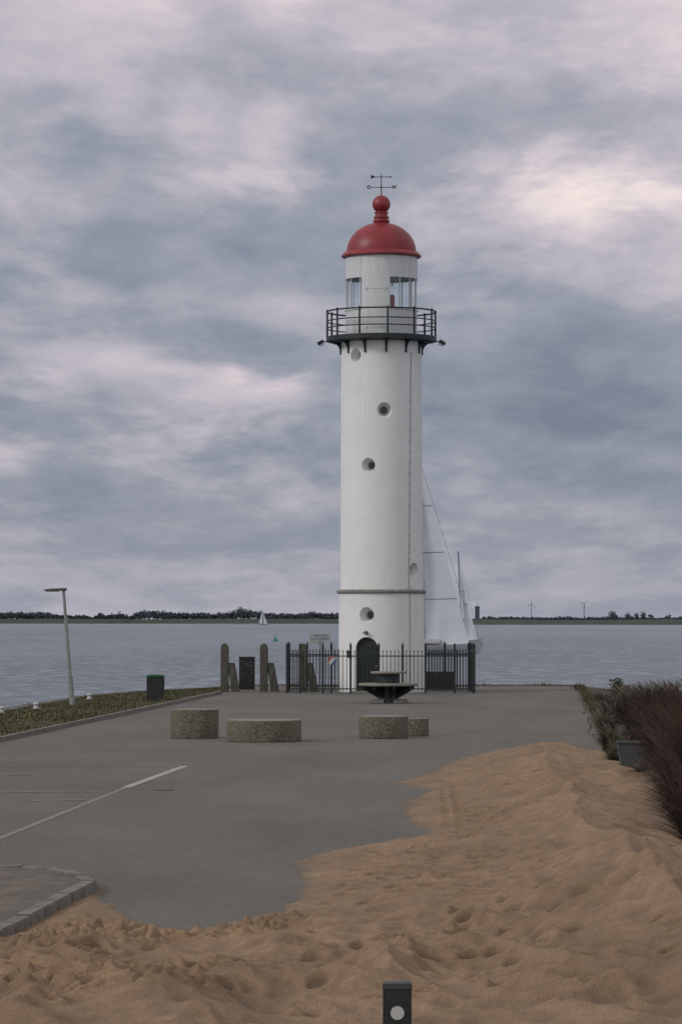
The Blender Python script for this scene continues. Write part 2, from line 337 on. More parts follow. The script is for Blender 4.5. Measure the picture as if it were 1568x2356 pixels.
for i in range(17000):
    y=random.uniform(26,52.6); q=np.interp(y,[a for a,_ in qx],[b_ for _,b_ in qx]); xr=kl(min(y,50.4)*K)-.1
    x=random.uniform(q,xr)
    k=.5+.5*math.sin(x*1.7+y*.9)*math.sin(y*.53-x)
    blade(mb,x,y*K,.08,random.uniform(.02,.07)+.09*k*k*random.random(),random.uniform(.01,.07),random.uniform(0,6.28),random.uniform(.015,.045))
for i in range(1800):
    y=random.uniform(26,56.4); x=np.interp(y,[18,25.5,32,48,56.5],[4.6,5.5,6.6,9.2,10.4])+random.gauss(0,.12)
    blade(mb,x,y*K,0,random.uniform(.04,.22),random.uniform(.02,.1),random.uniform(0,6.28),.03)
for i in range(700):
    x=random.uniform(-4,10.5); y=56.68*K+random.gauss(0,.08)
    k=max(0,math.sin(x*2.3)); blade(mb,x,y,0,.03+.2*k*random.random(),.04,random.uniform(0,6.28),.03)
tag(mb.build('grass',M['grassblade'],fixn=False),'short rough green and straw coloured grass along the quay edges','grass',kind='stuff')
mb=MB()
for i in range(14):
    c=(random.gauss(-8.9,.3),random.gauss(36.5,.5)*K) if i<11 else (random.uniform(-9,-6),random.uniform(36,48)*K)
    mb.tube((c[0],c[1],.08),(c[0]+.02,c[1],.18),.006,.006,4); mb.lathe([(0.001,.0),(.02,.015),(.001,.03)],6,(c[0]+.02,c[1],.17))
tag(mb.build('wildflowers',M['flower']),'tiny yellow wildflowers in the grass verge on the left','flowers',kind='stuff')
bed=SY([(4.62,-13),(4.62,18),(5.52,25.5),(6.62,32),(9.22,48),(10.4,56),(12.4,50),(14.8,30),(15.8,-13)])
tag(MB().prism(bed,-.05,.02).build('planting_bed',M['soil']),kind='structure')
isl=[(0,1990),(60,1990),(120,1995),(165,2003),(205,2014),(222,2026)]
z0=.12
P1=[G(a,b_,z0) for a,b_ in isl]
Pn=G(0,2145,z0); far_l=(-9,P1[0][1]+.6*K)
edge=[far_l]+P1+[Pn,(-3.9,9.3*K),(-4.6,6*K)]
inner=[(x-.16*1,y-.02) if i>4 else (x-.02*i,y-.25) for i,(x,y) in enumerate(edge)]
tag(MB().prism(inner+[(-9,6*K)],-.02,.105).build('pavement',M['paver']),kind='structure')
mb=MB()
for a,b_,c,d in zip(edge[:-1],edge[1:],inner[:-1],inner[1:]):
    L=math.dist(a,b_);n=max(1,round(L/.9))
    for i in range(n):
        t0=i/n+.006;t1=(i+1)/n-.006
        lp=lambda p,q,t:(p[0]+(q[0]-p[0])*t,p[1]+(q[1]-p[1])*t)
        mb.prism([lp(a,b_,t0),lp(a,b_,t1),lp(c,d,t1),lp(c,d,t0)],-.02,.125+random.uniform(-.006,.006))
tag(mb.build('pavement_kerb',M['kerb'],bevel=.012),kind='structure')
def line(mb,p,q,w,z):
    p=Vector(p);q=Vector(q);d=(q-p).normalized();n=Vector((-d.y,d.x))*w/2
    mb.add([(*(p-n),z),(*(q-n),z),(*(q+n),z),(*(p+n),z)],[(0,1,2,3)])
mb=MB(); line(mb,G(424,1763),G(290,1812),.15,.004); tag(mb.build('road_marking',M['paint'],fixn=False),kind='structure')
mb=MB(); line(mb,G(289,1812.4),G(-300,2050),.10,.004)
for a,b_ in(((372,1762),(-300,1765)),((372,1779),(285,1781)),((236,1821),(-300,1826)),((196,1841),(60,1843)),((90,1784),(-300,1785))): line(mb,G(*a),G(*b_),.22,.006)
tag(mb.build('faded_road_marking',M['paint2'],fixn=False),kind='structure')
mh=thing('drain_cover',(*G(375,1818),0),'small dark drain cover set in the asphalt beside the white line','drain cover')
MB().ring([(.15,.002),(.19,.002),(.19,.012),(.15,.012)],24).build('rim',M['pier'],mh); mb=MB(); mb.lathe([(.149,.002),(.149,.009)],24); mb.build('lid',M['black'],mh)

# ---------------------------------------------------------------- sand
perm=rng.permutation(512); gr=rng.normal(size=(512,2)); gr/=np.linalg.norm(gr,axis=1)[:,None]
def pn(x,y):
    xi=np.floor(x).astype(int);yi=np.floor(y).astype(int);xf=x-xi;yf=y-yi
    u=xf**3*(xf*(xf*6-15)+10);v=yf**3*(yf*(yf*6-15)+10)
    def g(i,j,a,b_):
        k=perm[(perm[(xi+i)%512]+yi+j)%512]; return gr[k,0]*a+gr[k,1]*b_
    n00=g(0,0,xf,yf);n10=g(1,0,xf-1,yf);n01=g(0,1,xf,yf-1);n11=g(1,1,xf-1,yf-1)
    return (n00*(1-u)+n10*u)*(1-v)+(n01*(1-u)+n11*u)*v
def fbm(x,y,o=4,r=.5):
    s=0;a=1
    for i in range(o): s=s+a*pn(x*2**i+17*i,y*2**i-9*i);a*=r
    return s
sb=[(-300,2260),(0,2156),(110,2100),(205,2052),(236,2034),(234,2070),(300,2110),(290,2138),(430,2142),(520,2124),(590,2109),(640,2097),(690,2072),(700,2035),(690,2000),(668,1988),(720,1968),(790,1952),(860,1940),(930,1930),(990,1922),(945,1900),(928,1875),(935,1845),(985,1818),(900,1803),(985,1782),(1010,1765),(1060,1745),(1140,1728),(1190,1712),(1320,1714),(1400,1735)]
poly=[G(a,b_) for a,b_ in sb]+SY([(6.6,25.5),(9,20),(9,2),(-9,2),(-6,8)])
ys=K*4.2*(28.5/4.2)**np.linspace(0,1,1300); xs=np.arange(-5.2,7.8,.026)
XX,YY=np.meshgrid(xs,ys); YQ=YY/Q
wx=XX+.08*fbm(XX*1.6,YQ*.9,4); wy=YY+.5*fbm(XX*1.3+40,YQ*.6,4)
def seg_d(px,py,a,b_):
    ax,ay=a;bx,by=b_;dx,dy=bx-ax,by-ay;t=np.clip(((px-ax)*dx+(py-ay)*dy)/(dx*dx+dy*dy),0,1)
    return np.hypot(px-ax-t*dx,(py-ay-t*dy)*.6/Q),t
D=np.full(XX.shape,1e9);ins=np.zeros(XX.shape,bool)
for i in range(len(poly)):
    a=poly[i];b_=poly[(i+1)%len(poly)]
    D=np.minimum(D,seg_d(wx,wy,a,b_)[0])
    cond=((a[1]>wy)!=(b_[1]>wy))
    with np.errstate(divide='ignore',invalid='ignore'):
        xi=(b_[0]-a[0])*(wy-a[1])/(b_[1]-a[1]+1e-12)+a[0]
    ins^=cond&(wx<xi)
D=np.where(ins,D,-D)
fineN=fbm(XX*4.5,YQ*3.2,4,.6)
Z_=np.where(D>0,.035*(1-np.exp(-D/.3))+.10*(1-np.exp(-D/2.5)),D*.04)
Z_+=.013*fineN*np.exp(-(D/.4)**2)
inn=np.clip(D/1.0,0,1); inb=np.clip(D/2.6,0,1)
cr_pts=[(1225,1722,.1),(1262,1790,.3),(1305,1850,.42),(1345,1905,.5),(1455,1985,.55),(1570,2085,.55),(1720,2220,.5)]
cw=[(*G(a,b_,z),z) for a,b_,z in cr_pts]
best=np.full(XX.shape,1e9);hz=np.zeros(XX.shape)
wx2=XX+.35*fbm(XX*.8+9,YQ*.3,3); wy2=YY+.6*fbm(XX*.7+70,YQ*.3,3)
for a,b_ in zip(cw[:-1],cw[1:]):
    d,t=seg_d(wx2,wy2,a[:2],b_[:2]); h=a[2]*(1-t)+b_[2]*t
    k=d<best; best=np.where(k,d,best); hz=np.where(k,h,hz)
Z_+=inn*hz*(.55*np.exp(-(best/.95)**2)+.45*np.exp(-best/.34))
near=np.clip((30-YQ)/9,.3,1)
def ridged(x,y,o=3): return np.clip(1-np.abs(fbm(x,y,o,.42))*2.3,-.3,1)
Z_+=inb*.19*near*ridged(XX*.42+.22*YQ+3,YQ*.26-.16*XX)**2
Z_+=inn*.070*near*ridged(XX*.95+.35*YQ+30,YQ*.55-.3*XX+5)**2
Z_+=inn*.016*ridged(XX*2.3+.5*YQ+50,YQ*1.5-.6*XX+15)**2
Z_+=inb*(.09*fbm(XX*1.0,YQ*.7,3,.45))+inn*.009*fineN
ph_=(YQ*.45+XX*.75+.7*fbm(XX*.9,YQ*.6,2))/.95; ph_=ph_-np.floor(ph_)
rip=np.where(ph_<.78,ph_/.78,(1-ph_)/.22)
right=1/(1+np.exp(-(XX-np.interp(YQ,[18,24,30,40,52],[3.9,3.1,2.9,2.8,3.6]))*3))
Z_+=inn*right*.12*rip**1.3*np.clip(.6+fbm(XX*.7+4,YQ*.4,2),0.1,1)
def pit(x,y,rx,ry,ang,dep,rim=.45):
    i0,i1=np.searchsorted(ys,[y-.6,y+.6]);j0,j1=np.searchsorted(xs,[x-.6,x+.6])
    if i1-i0<2 or j1-j0<2:return
    dx=XX[i0:i1,j0:j1]-x;dy=(YY[i0:i1,j0:j1]-y)/1.15
    u=(dx*math.cos(ang)+dy*math.sin(ang))/rx;v=(-dx*math.sin(ang)+dy*math.cos(ang))/ry;r=np.sqrt(u*u+v*v)
    Z_[i0:i1,j0:j1]+=inn[i0:i1,j0:j1]*dep*(-np.exp(-(r/.9)**4)+rim*np.exp(-((r-1.35)/.35)**2))
def track(p,q,dep):
    p=Vector(p);q=Vector(q);d=(q-p);L=d.length;d.normalize();nn=Vector((-d.y,d.x));a=math.atan2(d.y,d.x);k=int(L/.66)
    for i in range(k):
        c=p+d*(i*.66+random.uniform(-.06,.06))+nn*(.13 if i%2 else -.13)+nn*.25*math.sin(i*.35)
        pit(c.x,c.y,.17,.09,a+random.uniform(-.2,.2),dep*random.uniform(.6,1.2))
for a,b_ in(((60,2330),(820,2030)),((200,2230),(900,2010)),((400,2330),(1200,2150)),((100,2180),(760,2060)),((700,2330),(1350,2050)),((1100,2330),(1500,2150)),((760,2050),(1160,1880)),((0,2230),(620,2160)),((820,2100),(1320,1990)),((960,2280),(1560,2250)),((250,2300),(560,2120))):
    track(G(*a),G(*b_),.055)
for i in range(560):
    px=random.uniform(-60,680)
    c=G(px,random.gauss(2182-px*.07,24)); pit(c[0],c[1],random.uniform(.05,.15),random.uniform(.05,.11),random.uniform(0,3),random.uniform(.03,.085))
for i in range(100):
    c=G(random.uniform(-50,1560),random.uniform(2080,2380)); pit(c[0],c[1],random.uniform(.06,.2),random.uniform(.06,.15),random.uniform(0,3),random.uniform(.02,.055))
for i in range(110):
    c=G(random.uniform(0,520),random.uniform(2260,2380)); pit(c[0],c[1],random.uniform(.05,.16),random.uniform(.05,.13),random.uniform(0,3),random.uniform(.03,.08))
for i in range(200):
    c=G(random.uniform(760,1300),random.uniform(1800,2080)); pit(c[0],c[1],random.uniform(.06,.2),random.uniform(.06,.14),random.uniform(0,3),random.uniform(.015,.045))
for off in(-.09,.09):
    a=Vector(G(1030,1815));b_=Vector(G(1045,1935)); n=int((b_-a).length/.16)
    for i in range(n):
        c=a+(b_-a)*i/n; pit(c.x+off,c.y+off*.5,.065,.045,0,.045,.3)
Z_=np.where(D<-.5,-.08,Z_)
nr,nc_=XX.shape
def blur(A,k):
    for ax_ in(0,1):
        c_=np.cumsum(np.pad(A,[(k+1,k) if i==ax_ else (0,0) for i in range(2)],mode='edge'),axis=ax_)
        A=(c_[2*k+1:]-c_[:-2*k-1])/(2*k+1) if ax_==0 else (c_[:,2*k+1:]-c_[:,:-2*k-1])/(2*k+1)
    return A
zb_=blur(Z_,6); shade_damp=np.clip((zb_-Z_)/.05,0,1)*.75*inn  # hollows darkened as painted shade in the sand colour; random damp patches follow
dn=np.clip(fbm(XX*.7+11,YQ*.35+3,4)*1.6-.2,0,1); shade_damp=np.clip(shade_damp+dn*.35,0,.85)
thin=np.clip(1-Z_/.03,0,1)*np.clip(1-D/.6,0,1)
verts=np.stack([XX,YY,Z_],-1).reshape(-1,3)
ok=(Z_>-.006)&(D>-.5); q=ok[:-1,:-1]|ok[1:,:-1]|ok[:-1,1:]|ok[1:,1:]
idx=np.arange(nr*nc_).reshape(nr,nc_)
fq=np.stack([idx[:-1,:-1],idx[:-1,1:],idx[1:,1:],idx[1:,:-1]],-1)[q]
used=np.unique(fq); rem=np.full(nr*nc_,-1); rem[used]=np.arange(len(used)); fq=rem[fq]; vv=verts[used]
me=bpy.data.meshes.new('sand'); me.vertices.add(len(vv)); me.vertices.foreach_set('co',vv.astype(np.float32).ravel())
me.loops.add(fq.size); me.loops.foreach_set('vertex_index',fq.astype(np.int32).ravel())
me.polygons.add(len(fq)); me.polygons.foreach_set('loop_start',np.arange(0,fq.size,4,dtype=np.int32)); me.polygons.foreach_set('loop_total',np.full(len(fq),4,dtype=np.int32))
me.polygons.foreach_set('use_smooth',np.ones(len(fq),dtype=bool)); me.update(calc_edges=True)
for nm_,ar in(('shade_damp',shade_damp),('thin',thin)):
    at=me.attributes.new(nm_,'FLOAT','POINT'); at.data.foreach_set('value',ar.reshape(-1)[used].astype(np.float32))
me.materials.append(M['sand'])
o=bpy.data.objects.new('sand',me); COL.objects.link(o); tag(o,kind='structure')
def sand_z(x,y):
    i=min(max(np.searchsorted(ys,y),0),nr-1); j=min(max(np.searchsorted(xs,x),0),nc_-1); return max(0,float(Z_[i,j]))

# ---------------------------------------------------------------- far shore
shore=[(-600,2600*K),(784,2350*K),(880,1700*K),(2300,1450*K)]
def sh(px):
    d=float(np.interp(px,[a for a,_ in shore],[b_ for _,b_ in shore])); return ((px-784)/F*d,d)
mb=MB()
pxs=list(range(-900,2600,50)); prof=[]
for i,px in enumerate(pxs):
    x,d=sh(px); hgt=WZ+ (9.0 if px<830 else 6.6)+.5*math.sin(px*.013)
    s=(d+1800)/d; s2=(d+22)/d
    prof.append([(x,d,WZ-1),(x*s2,d+22,hgt),(x*s2,d+30,hgt),(x*s,d+1800,hgt-1)])
n=len(prof)
mb.v=[p for r in prof for p in r]
for i in range(n-1):
    for j in range(3): mb.f.append((i*4+j,(i+1)*4+j,(i+1)*4+j+1,i*4+j+1))
tag(mb.build('dike',M['dike']),kind='structure')
mb=MB(); 
for i in range(n-1):
    a=prof[i];b_=prof[i+1]
    if pxs[i]<830: mb.box(((a[0][0]+b_[0][0])/2,(a[0][1]+b_[0][1])/2-2,WZ+.4),(abs(b_[0][0]-a[0][0])+2,4,1.2),math.atan2(b_[0][1]-a[0][1],b_[0][0]-a[0][0]))
tag(mb.build('dike_toe',M['pier']),kind='structure')
def crown(mb,x,y,z,w,h,n,qs):
    lobes=[(random.uniform(-.3,.3)*w,random.uniform(-.3,.3)*w,random.uniform(.35,.8)*h,random.uniform(.22,.4)) for _ in range(6)]
    for i in range(n):
        lx,ly,lz,lr=random.choice(lobes)
        a=random.uniform(0,6.28);b_=random.uniform(-1,1);r=random.random()**.4
        c=Vector((x+lx+w*lr*r*math.cos(a)*math.sqrt(1-b_*b_),y+ly+w*lr*r*math.sin(a)*math.sqrt(1-b_*b_),z+lz+h*lr*r*b_))
        u=Vector((random.gauss(0,1),random.gauss(0,1),random.gauss(0,1))).normalized();v=u.orthogonal().normalized();s=qs*random.uniform(.6,1.3)
        mb.add([c+u*s,c+v*s,c-u*s,c-v*s],[(0,1,2,3)])
def topL(px):
    xs_=[-200,0,60,120,135,200,215,228,250,268,280,300,320,380,440,520,545,590,600,680,720,775,860]
    ys_=[1410,1410,1409,1410,1416,1415,1422,1413,1416,1412,1412,1417,1406,1408,1411,1410,1403,1404,1409,1413,1408,1412,1412]
    return float(np.interp(px,xs_,ys_))
mb=MB(); px=-300
while px<870:
    x,d=sh(px); d+=random.uniform(60,300); zt=V(px,topL(px)+random.uniform(-1.5,3),d)[2]; zb=WZ+8
    hh=max(3,zt-zb); w_=min(hh*.9,14)
    crown(mb,(px-784)/F*d,d,zb-1.5,w_+5,hh+1.5,90,1.8); px+=random.uniform(2.2,5.5)
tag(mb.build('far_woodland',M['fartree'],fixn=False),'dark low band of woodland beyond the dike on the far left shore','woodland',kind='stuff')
def topR(px): return float(np.interp(px,[1100,1112,1125,1140,1160,1200,1230,1260,1300,1330,1360,1385,1400,1440,1480,1520,1545,1570,2000],[1423,1419,1417,1422,1418,1420,1419,1421,1417,1422,1419,1420,1418,1420,1420,1421,1421,1418,1418]))
mb=MB(); px=985
while px<2100:
    x,d=sh(px); d+=random.uniform(60,300); zt=V(px,topR(px)+random.uniform(-.5,2),d)[2]; zb=WZ+5.5
    hh=max(1.5,zt-zb); crown(mb,(px-784)/F*d,d,zb-1,min(hh,9)+3,hh+1,44,1.1); px+=random.uniform(2.5,5)
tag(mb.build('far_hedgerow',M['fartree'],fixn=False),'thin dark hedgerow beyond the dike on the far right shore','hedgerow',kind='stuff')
def far_tree(px,top,wpx,d,label,grp=None):
    d*=K; x=(px-784)/F*d; zt=V(px,top,d)[2]; zb=WZ+5; h=zt-zb; w_=wpx/F*d
    t=thing('tree',(x,d,zb),label,'tree',grp)
    mb=MB(); mb.tube((0,0,-2),(0,0,h*.6),h*.035,h*.015,6)
    for k in range(4): a=k*1.57+.3; mb.tube((0,0,h*.35),(math.cos(a)*w_*.25,math.sin(a)*w_*.25,h*.7),h*.015,h*.006,5)
    mb.build('trunk',M['brown'],t); mb=MB(); crown(mb,0,0,h*.1,w_,h*.95,150,w_*.085); mb.build('crown',M['fartree'],t,fixn=False)
far_tree(558,1399,26,2360,'tallest dark tree in the far left treeline, just left of the distant sailboat')
far_tree(280,1409,17,2440,'lone small tree standing in a gap of the far left treeline')
far_tree(233,1411,16,2445,'small round tree left of the lone tree in the far left treeline')
far_tree(1412,1409,24,1640,'leftmost and broadest of the distant trees right of the second wind turbine')
for p_,t_,w_,l_ in((1444,1411,17,'second distant tree right of the turbines, next to the broadest one'),(1462,1411,14,'middle slim tree of the distant row on the right shore'),(1478,1409,17,'taller distant tree right of the middle slim one on the right shore'),(1496,1412,16,'rightmost tree of the close distant row on the right shore'),(1535,1415,18,'low round distant tree near the right end of the far shore')): far_tree(p_,t_,w_,1640,l_)
d=2430*K; x=(640-784)/F*d; zb=WZ+8.5
t=thing('farmhouse',(x,d,zb),'distant long farmhouse with reddish roof among trees on the far left shore','farmhouse')
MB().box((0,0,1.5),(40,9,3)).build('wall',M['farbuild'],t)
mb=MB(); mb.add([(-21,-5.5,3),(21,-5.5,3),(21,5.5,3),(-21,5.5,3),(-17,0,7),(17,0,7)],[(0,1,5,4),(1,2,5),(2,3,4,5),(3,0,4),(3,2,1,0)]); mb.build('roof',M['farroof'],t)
d=1750*K; p=V(1097,1425,d); t=thing('watch_tower',(p[0],d,WZ+5),'distant dark blocky tower with thin mast on the right shore','tower')
hT=V(1097,1397,d)[2]-(WZ+5)
MB().box((0,0,hT*.5),(6.0,6,hT)).build('shaft',M['farbuild'],t,bevel=.3); MB().box((0,0,hT+.6),(7,7,1.2)).build('parapet',M['farbuild'],t)
mb=MB(); mb.tube((0,0,hT+1),(0,0,hT+7),.35,.15,6); mb.box((0,0,hT+4),(5,.3,.3)); mb.build('mast',M['farbuild'],t)
def turbine(px,hub,rot,label):
    d=3600*K; z0_=4; x=(px-784)/F*d; zh=V(px,hub,d)[2]-z0_
    t=thing('wind_turbine',(x,d,z0_),label,'wind turbine','distant wind turbines')
    MB().tube((0,0,0),(0,0,zh),1.6,.9,10).build('tower',M['turbine'],t); MB().box((0,1,zh),(2.2,6,2.2)).build('nacelle',M['turbine'],t,bevel=.3)
    for k in range(3):
        a=rot+k*2.0944; mb=MB(); c,s=math.sin(a),math.cos(a); L=17; nx,nz=s,-c
        mb.prismY([(c*.5-nx*.9,zh+s*.5-nz*.9),(c*L-nx*.3,zh+s*L-nz*.3),(c*L+nx*.3,zh+s*L+nz*.3),(c*.5+nx*.9,zh+s*.5+nz*.9)],-2.6,-2.1); mb.build('blade',M['turbine'],t)
turbine(1221,1391,.1,'left one of the two distant wind turbines on the horizon'); turbine(1342,1389,.9,'right one of the two distant wind turbines on the horizon')

# ---------------------------------------------------------------- boats
def sail(pts,bulge,name,parent,seams=0,n=16):
    mb=MB(); a,b_,c=[Vector((p[0],0,p[1])) for p in pts]
    for i in range(n+1):
        u=i/n; p=a.lerp(c,u); q_=b_.lerp(c,u)
        for j in range(9):
            v=j/8; r=p.lerp(q_,v); r.y=bulge*math.sin(math.pi*v)*math.sin(math.pi*min(1,u*1.0+.12))*(1-u*.4); mb.v.append(tuple(r))
    for i in range(n):
        for j in range(8): mb.f.append((i*9+j,i*9+j+1,(i+1)*9+j+1,(i+1)*9+j))
    o=mb.build(name,M['sail'],parent,smooth=True)
    if seams:
        for k in range(1,seams+1):
            sm=MB(); i=int(n*k/(seams+1)); row=[mb.v[i*9+j] for j in range(9)]
            vs=[]; 
            for e in row: vs+=[(e[0],e[1]-.06,e[2]-.035),(e[0],e[1]-.06,e[2]+.035)]
            sm.add(vs,[(2*j,2*j+2,2*j+3,2*j+1) for j in range(8)]); sm.build('reef_line',M['seam'],o,fixn=False)
    return o
def hull(L,B,Hh,name,parent):
    mb=MB();n=16
    for i in range(n+1):
        t=i/n; x=-L/2+L*t; w_=B/2*(math.sin(math.pi*min(1,.22+.78*t))**.7) if t<1 else .02; sheer=Hh*(.85+.3*t*t)
        for (k,zf) in((-1,1),(-.85,.4),(-.35,-.25),(.35,-.25),(.85,.4),(1,1)): mb.v.append((x+(zf*.06*L*t),k*w_,sheer*zf))
    for i in range(n):
        for j in range(5): mb.f.append((i*6+j,(i+1)*6+j,(i+1)*6+j+1,i*6+j+1))
        mb.f.append((i*6+5,(i+1)*6+5,(i+1)*6,i*6))
    mb.f.append((0,1,2,3,4,5)); mb.f.append(tuple(n*6+j for j in (5,4,3,2,1,0)))
    return mb.build(name,M['hull'],parent,smooth=True)
d=165*K; k=d/F
def big_yacht():
    bx=(1000-784)*k; t=thing('sailing_yacht',(bx,d,WZ),'large white sailing yacht half hidden behind the lighthouse, tall pale headsail up','sailing yacht')
    hull(11.2,3.4,1.25,'hull',t)
    def L(px,py): v=V(px,py,d); return (v[0]-bx,v[2]-WZ)
    MB().box((-1.5,0,1.6),(4.5,1.9,.6)).build('cabin',M['hull'],t,bevel=.15)
    mx_,mz=L(962,1050); MB().tube((mx_,0,.8),(mx_,0,mz),.11,.07,8).build('mast',M['galv'],t)
    a=L(1080,1484);c=L(964,1056);b_=L(930,1488)
    sail([a,b_,c],.9,'headsail',t,3)
    l=L(1095,1480); MB().tube((l[0],0,l[1]),(mx_,0,mz),.03,.03,4).build('forestay',M['seam'],t)
    q=L(975,1330); MB().tube((q[0]+.1,-.6,1.0),(q[0],-.6,q[1]),.06,.03,5).build('sheet_line',M['seam'],t)
    a2=L(955,1475);c2=L(958,1080);b2=L(880,1475); sail([a2,b2,c2],.5,'mainsail',t,3); MB().tube((a2[0],0,a2[1]-.15),(b2[0],0,b2[1]-.15),.1,.08,6).build('boom',M['galv'],t)
big_yacht()
d2=205*K
def yacht2():
    bx=(1048-784)/F*d2; t=thing('sailing_yacht',(bx,d2,WZ),'smaller sailing yacht right of the lighthouse with a slim mast behind the big headsail','sailing yacht')
    hull(7.6,2.6,1.2,'hull',t)
    def L(px,py): v=V(px,py,d2); return (v[0]-bx,v[2]-WZ)
    m0=L(1053,1268); MB().tube((L(1062,1480)[0],0,1),(m0[0],0,m0[1]),.14,.1,6).build('mast',M['seam'],t)
    sail([L(1098,1481),L(1070,1481),L(1057,1300)],.3,'jib',t,1)
    MB().tube((L(1063,1480)[0],0,1.6),(L(1056,1325)[0],0,L(1056,1325)[1]),.22,.1,6).build('furled_sail',M['hull'],t)
    MB().tube((L(1060,1360)[0]-.4,0,L(1060,1360)[1]),(L(1060,1360)[0]+.5,0,L(1060,1360)[1]),.05,.05,4).build('spreader',M['seam'],t)
    MB().tube((L(1102,1481)[0],0,1.3),(m0[0],0,m0[1]-.5),.03,.03,4).build('forestay',M['seam'],t)
    MB().box((-.8,0,1.35),(3,1.5,.5)).build('cabin',M['hull'],t,bevel=.1)
yacht2()
d3=1420*K; bx=(604-784)/F*d3; t=thing('sailboat',(bx,d3,WZ),'tiny distant white sailboat with two sails out on the open water at left','sailboat'); hull(11,3,1.4,'hull',t)
MB().tube((0,0,1),(0,0,19),.16,.1,6).build('mast',M['galv'],t); sail([(-.4,2.2),(-4.2,2.2),(-.2,18)],.4,'mainsail',t); sail([(5,1.6),(1,2),(.3,16)],.4,'jib',t)
bp=G(633,1476,WZ); t=thing('channel_buoy',(bp[0],bp[1],WZ),'small green conical buoy floating on the water left of the lighthouse','buoy')
MB().lathe([(.55,-.3),(.62,.1),(.55,.28),(.1,.3)],20).build('float',M['buoy'],t,smooth=True); MB().lathe([(.46,.28),(.12,1.0),(.02,1.05)],12).build('cone',M['buoy'],t)
mb=MB(); mb.tube((0,0,.95),(0,0,1.3),.04,.04,6); mb.lathe([(.16,1.2),(.001,1.45)],8); mb.build('topmark',M['buoy'],t)

# ---------------------------------------------------------------- lighthouse
TY=H*F/163+1.8
def tz(py,r=0): return V(877,py,TY-r)[2]
def tr(wpx,py):
    z=tz(py); dep=TY*ct+(z-H)*st; return wpx/2*dep/F
TX=(877-784)/F*TY
LH=thing('lighthouse',(TX,TY,0),'tall white round lighthouse with red dome and dark gallery behind iron railings','lighthouse')
def solid(prof,n=160):
    mb=MB(); mb.lathe(prof,n); me=bpy.data.meshes.new('tmp'); me.from_pydata(mb.v,[],mb.f)
    bm=bmesh.new(); bm.from_mesh(me); bmesh.ops.recalc_face_normals(bm,faces=bm.faces); bm.to_mesh(me); bm.free(); return me
def cut(me,cutters,name,parent,m):
    o=bpy.data.objects.new(name,me); COL.objects.link(o); tmp=[]
    for cme in cutters:
        c=bpy.data.objects.new('cutter',cme); COL.objects.link(c); tmp.append(c)
        md=o.modifiers.new('b','BOOLEAN'); md.object=c; md.operation='DIFFERENCE'; md.solver='EXACT'
    bpy.context.view_layer.update(); dg=bpy.context.evaluated_depsgraph_get()
    nm=bpy.data.meshes.new_from_object(o.evaluated_get(dg)); o.modifiers.clear(); o.data=nm
    for c in tmp: bpy.data.objects.remove(c)
    nm.materials.clear(); nm.materials.append(m); nm.name=name; o.parent=parent; return o
def win_pos(px,py,r):
    s=(px-877)/F*(TY*ct+(tz(py)-H)*st)/r; ph=math.asin(max(-.95,min(.95,s))); z=V(px,py,TY-r*math.cos(ph))[2]; return ph,z
def cone_mesh(ph,z,r,ro,ri,dep):
    out_=Vector((math.sin(ph),-math.cos(ph),0)); c=Vector((0,0,z)); mb=MB()
    k=(ro-ri)/dep
    mb.tube(c+out_*(r+.25),c+out_*(r-dep),ro+k*.25,ri,32)
    me=bpy.data.meshes.new('c'); me.from_pydata([tuple(v) for v in mb.v],[],mb.f)
    bm=bmesh.new(); bm.from_mesh(me); bmesh.ops.recalc_face_normals(bm,faces=bm.faces); bm.to_mesh(me); bm.free(); return me
rb=tr(196,1480); rs0=tr(189,1350); rs1=tr(185,800); zb1=tz(1363)
zdk=tz(776)
wins_s=[(817,817,.27),(883,943,.31),(846,1070,.29),(951,1312,.30)]
cs=[]; panes=[]
for px,py,ro in wins_s:
    r=rs0+(rs1-rs0)*(1350-py)/550; ph,z=win_pos(px,py,r); cs.append(cone_mesh(ph,z,r,ro,.15,.5)); panes.append((ph,z,r,.5))
cut(solid([(rs0,zb1+.02),(rs1,zdk-.1)]),cs,'shaft',LH,M['white'])
ph,z=win_pos(842,1415,rb); cb_=[cone_mesh(ph,z,rb,.32,.16,.5)]; panes.append((ph,z,rb,.5))
dph,_=win_pos(841.5,1530,rb); DW=.98; DH=V(841,1467,TY-rb)[2]
def arch(w_,h,n=14): 
    r=w_/2; return [(-r,0)]+[(r,0)]+[(r*math.cos(a),h-r+r*math.sin(a)) for a in np.linspace(0,math.pi,n)]
def arch_mesh(w_,h,y0,y1,z0=0):
    mb=MB(); mb.prismY([(x,z+z0) for x,z in arch(w_,h)],y0,y1); return mb
R=Matrix.Rotation(dph,3,'Z')
mbd=arch_mesh(DW,DH,-rb-.3,-rb+.28,.02); me=bpy.data.meshes.new('c'); me.from_pydata([tuple(R@Vector(v)) for v in mbd.v],[],mbd.f)
bm=bmesh.new(); bm.from_mesh(me); bmesh.ops.recalc_face_normals(bm,faces=bm.faces); bm.to_mesh(me); bm.free(); cb_.append(me)
cut(solid([(rb+.01,-.02),(rb,zb1)]),cb_,'tower_base',LH,M['white'])
for ph,z,r,dp in panes:
    out_=Vector((math.sin(ph),-math.cos(ph),0)); c=Vector((0,0,z)); p=c+out_*(r-dp+.01)
    wf=MB(); wf.tube(p,p+out_*.02,.148,.148,24); o=wf.build('window',M['glassdark'],LH)
    fr=MB()
    q=p+out_*.03
    side=Vector((out_.y,-out_.x,0)); 
    pts=[q+side*.135*math.cos(a)+Vector((0,0,.135*math.sin(a))) for a in np.linspace(0,2*math.pi,21)]
    fr.path(pts,.014,5); fr.build('frame',M['galv'],o)
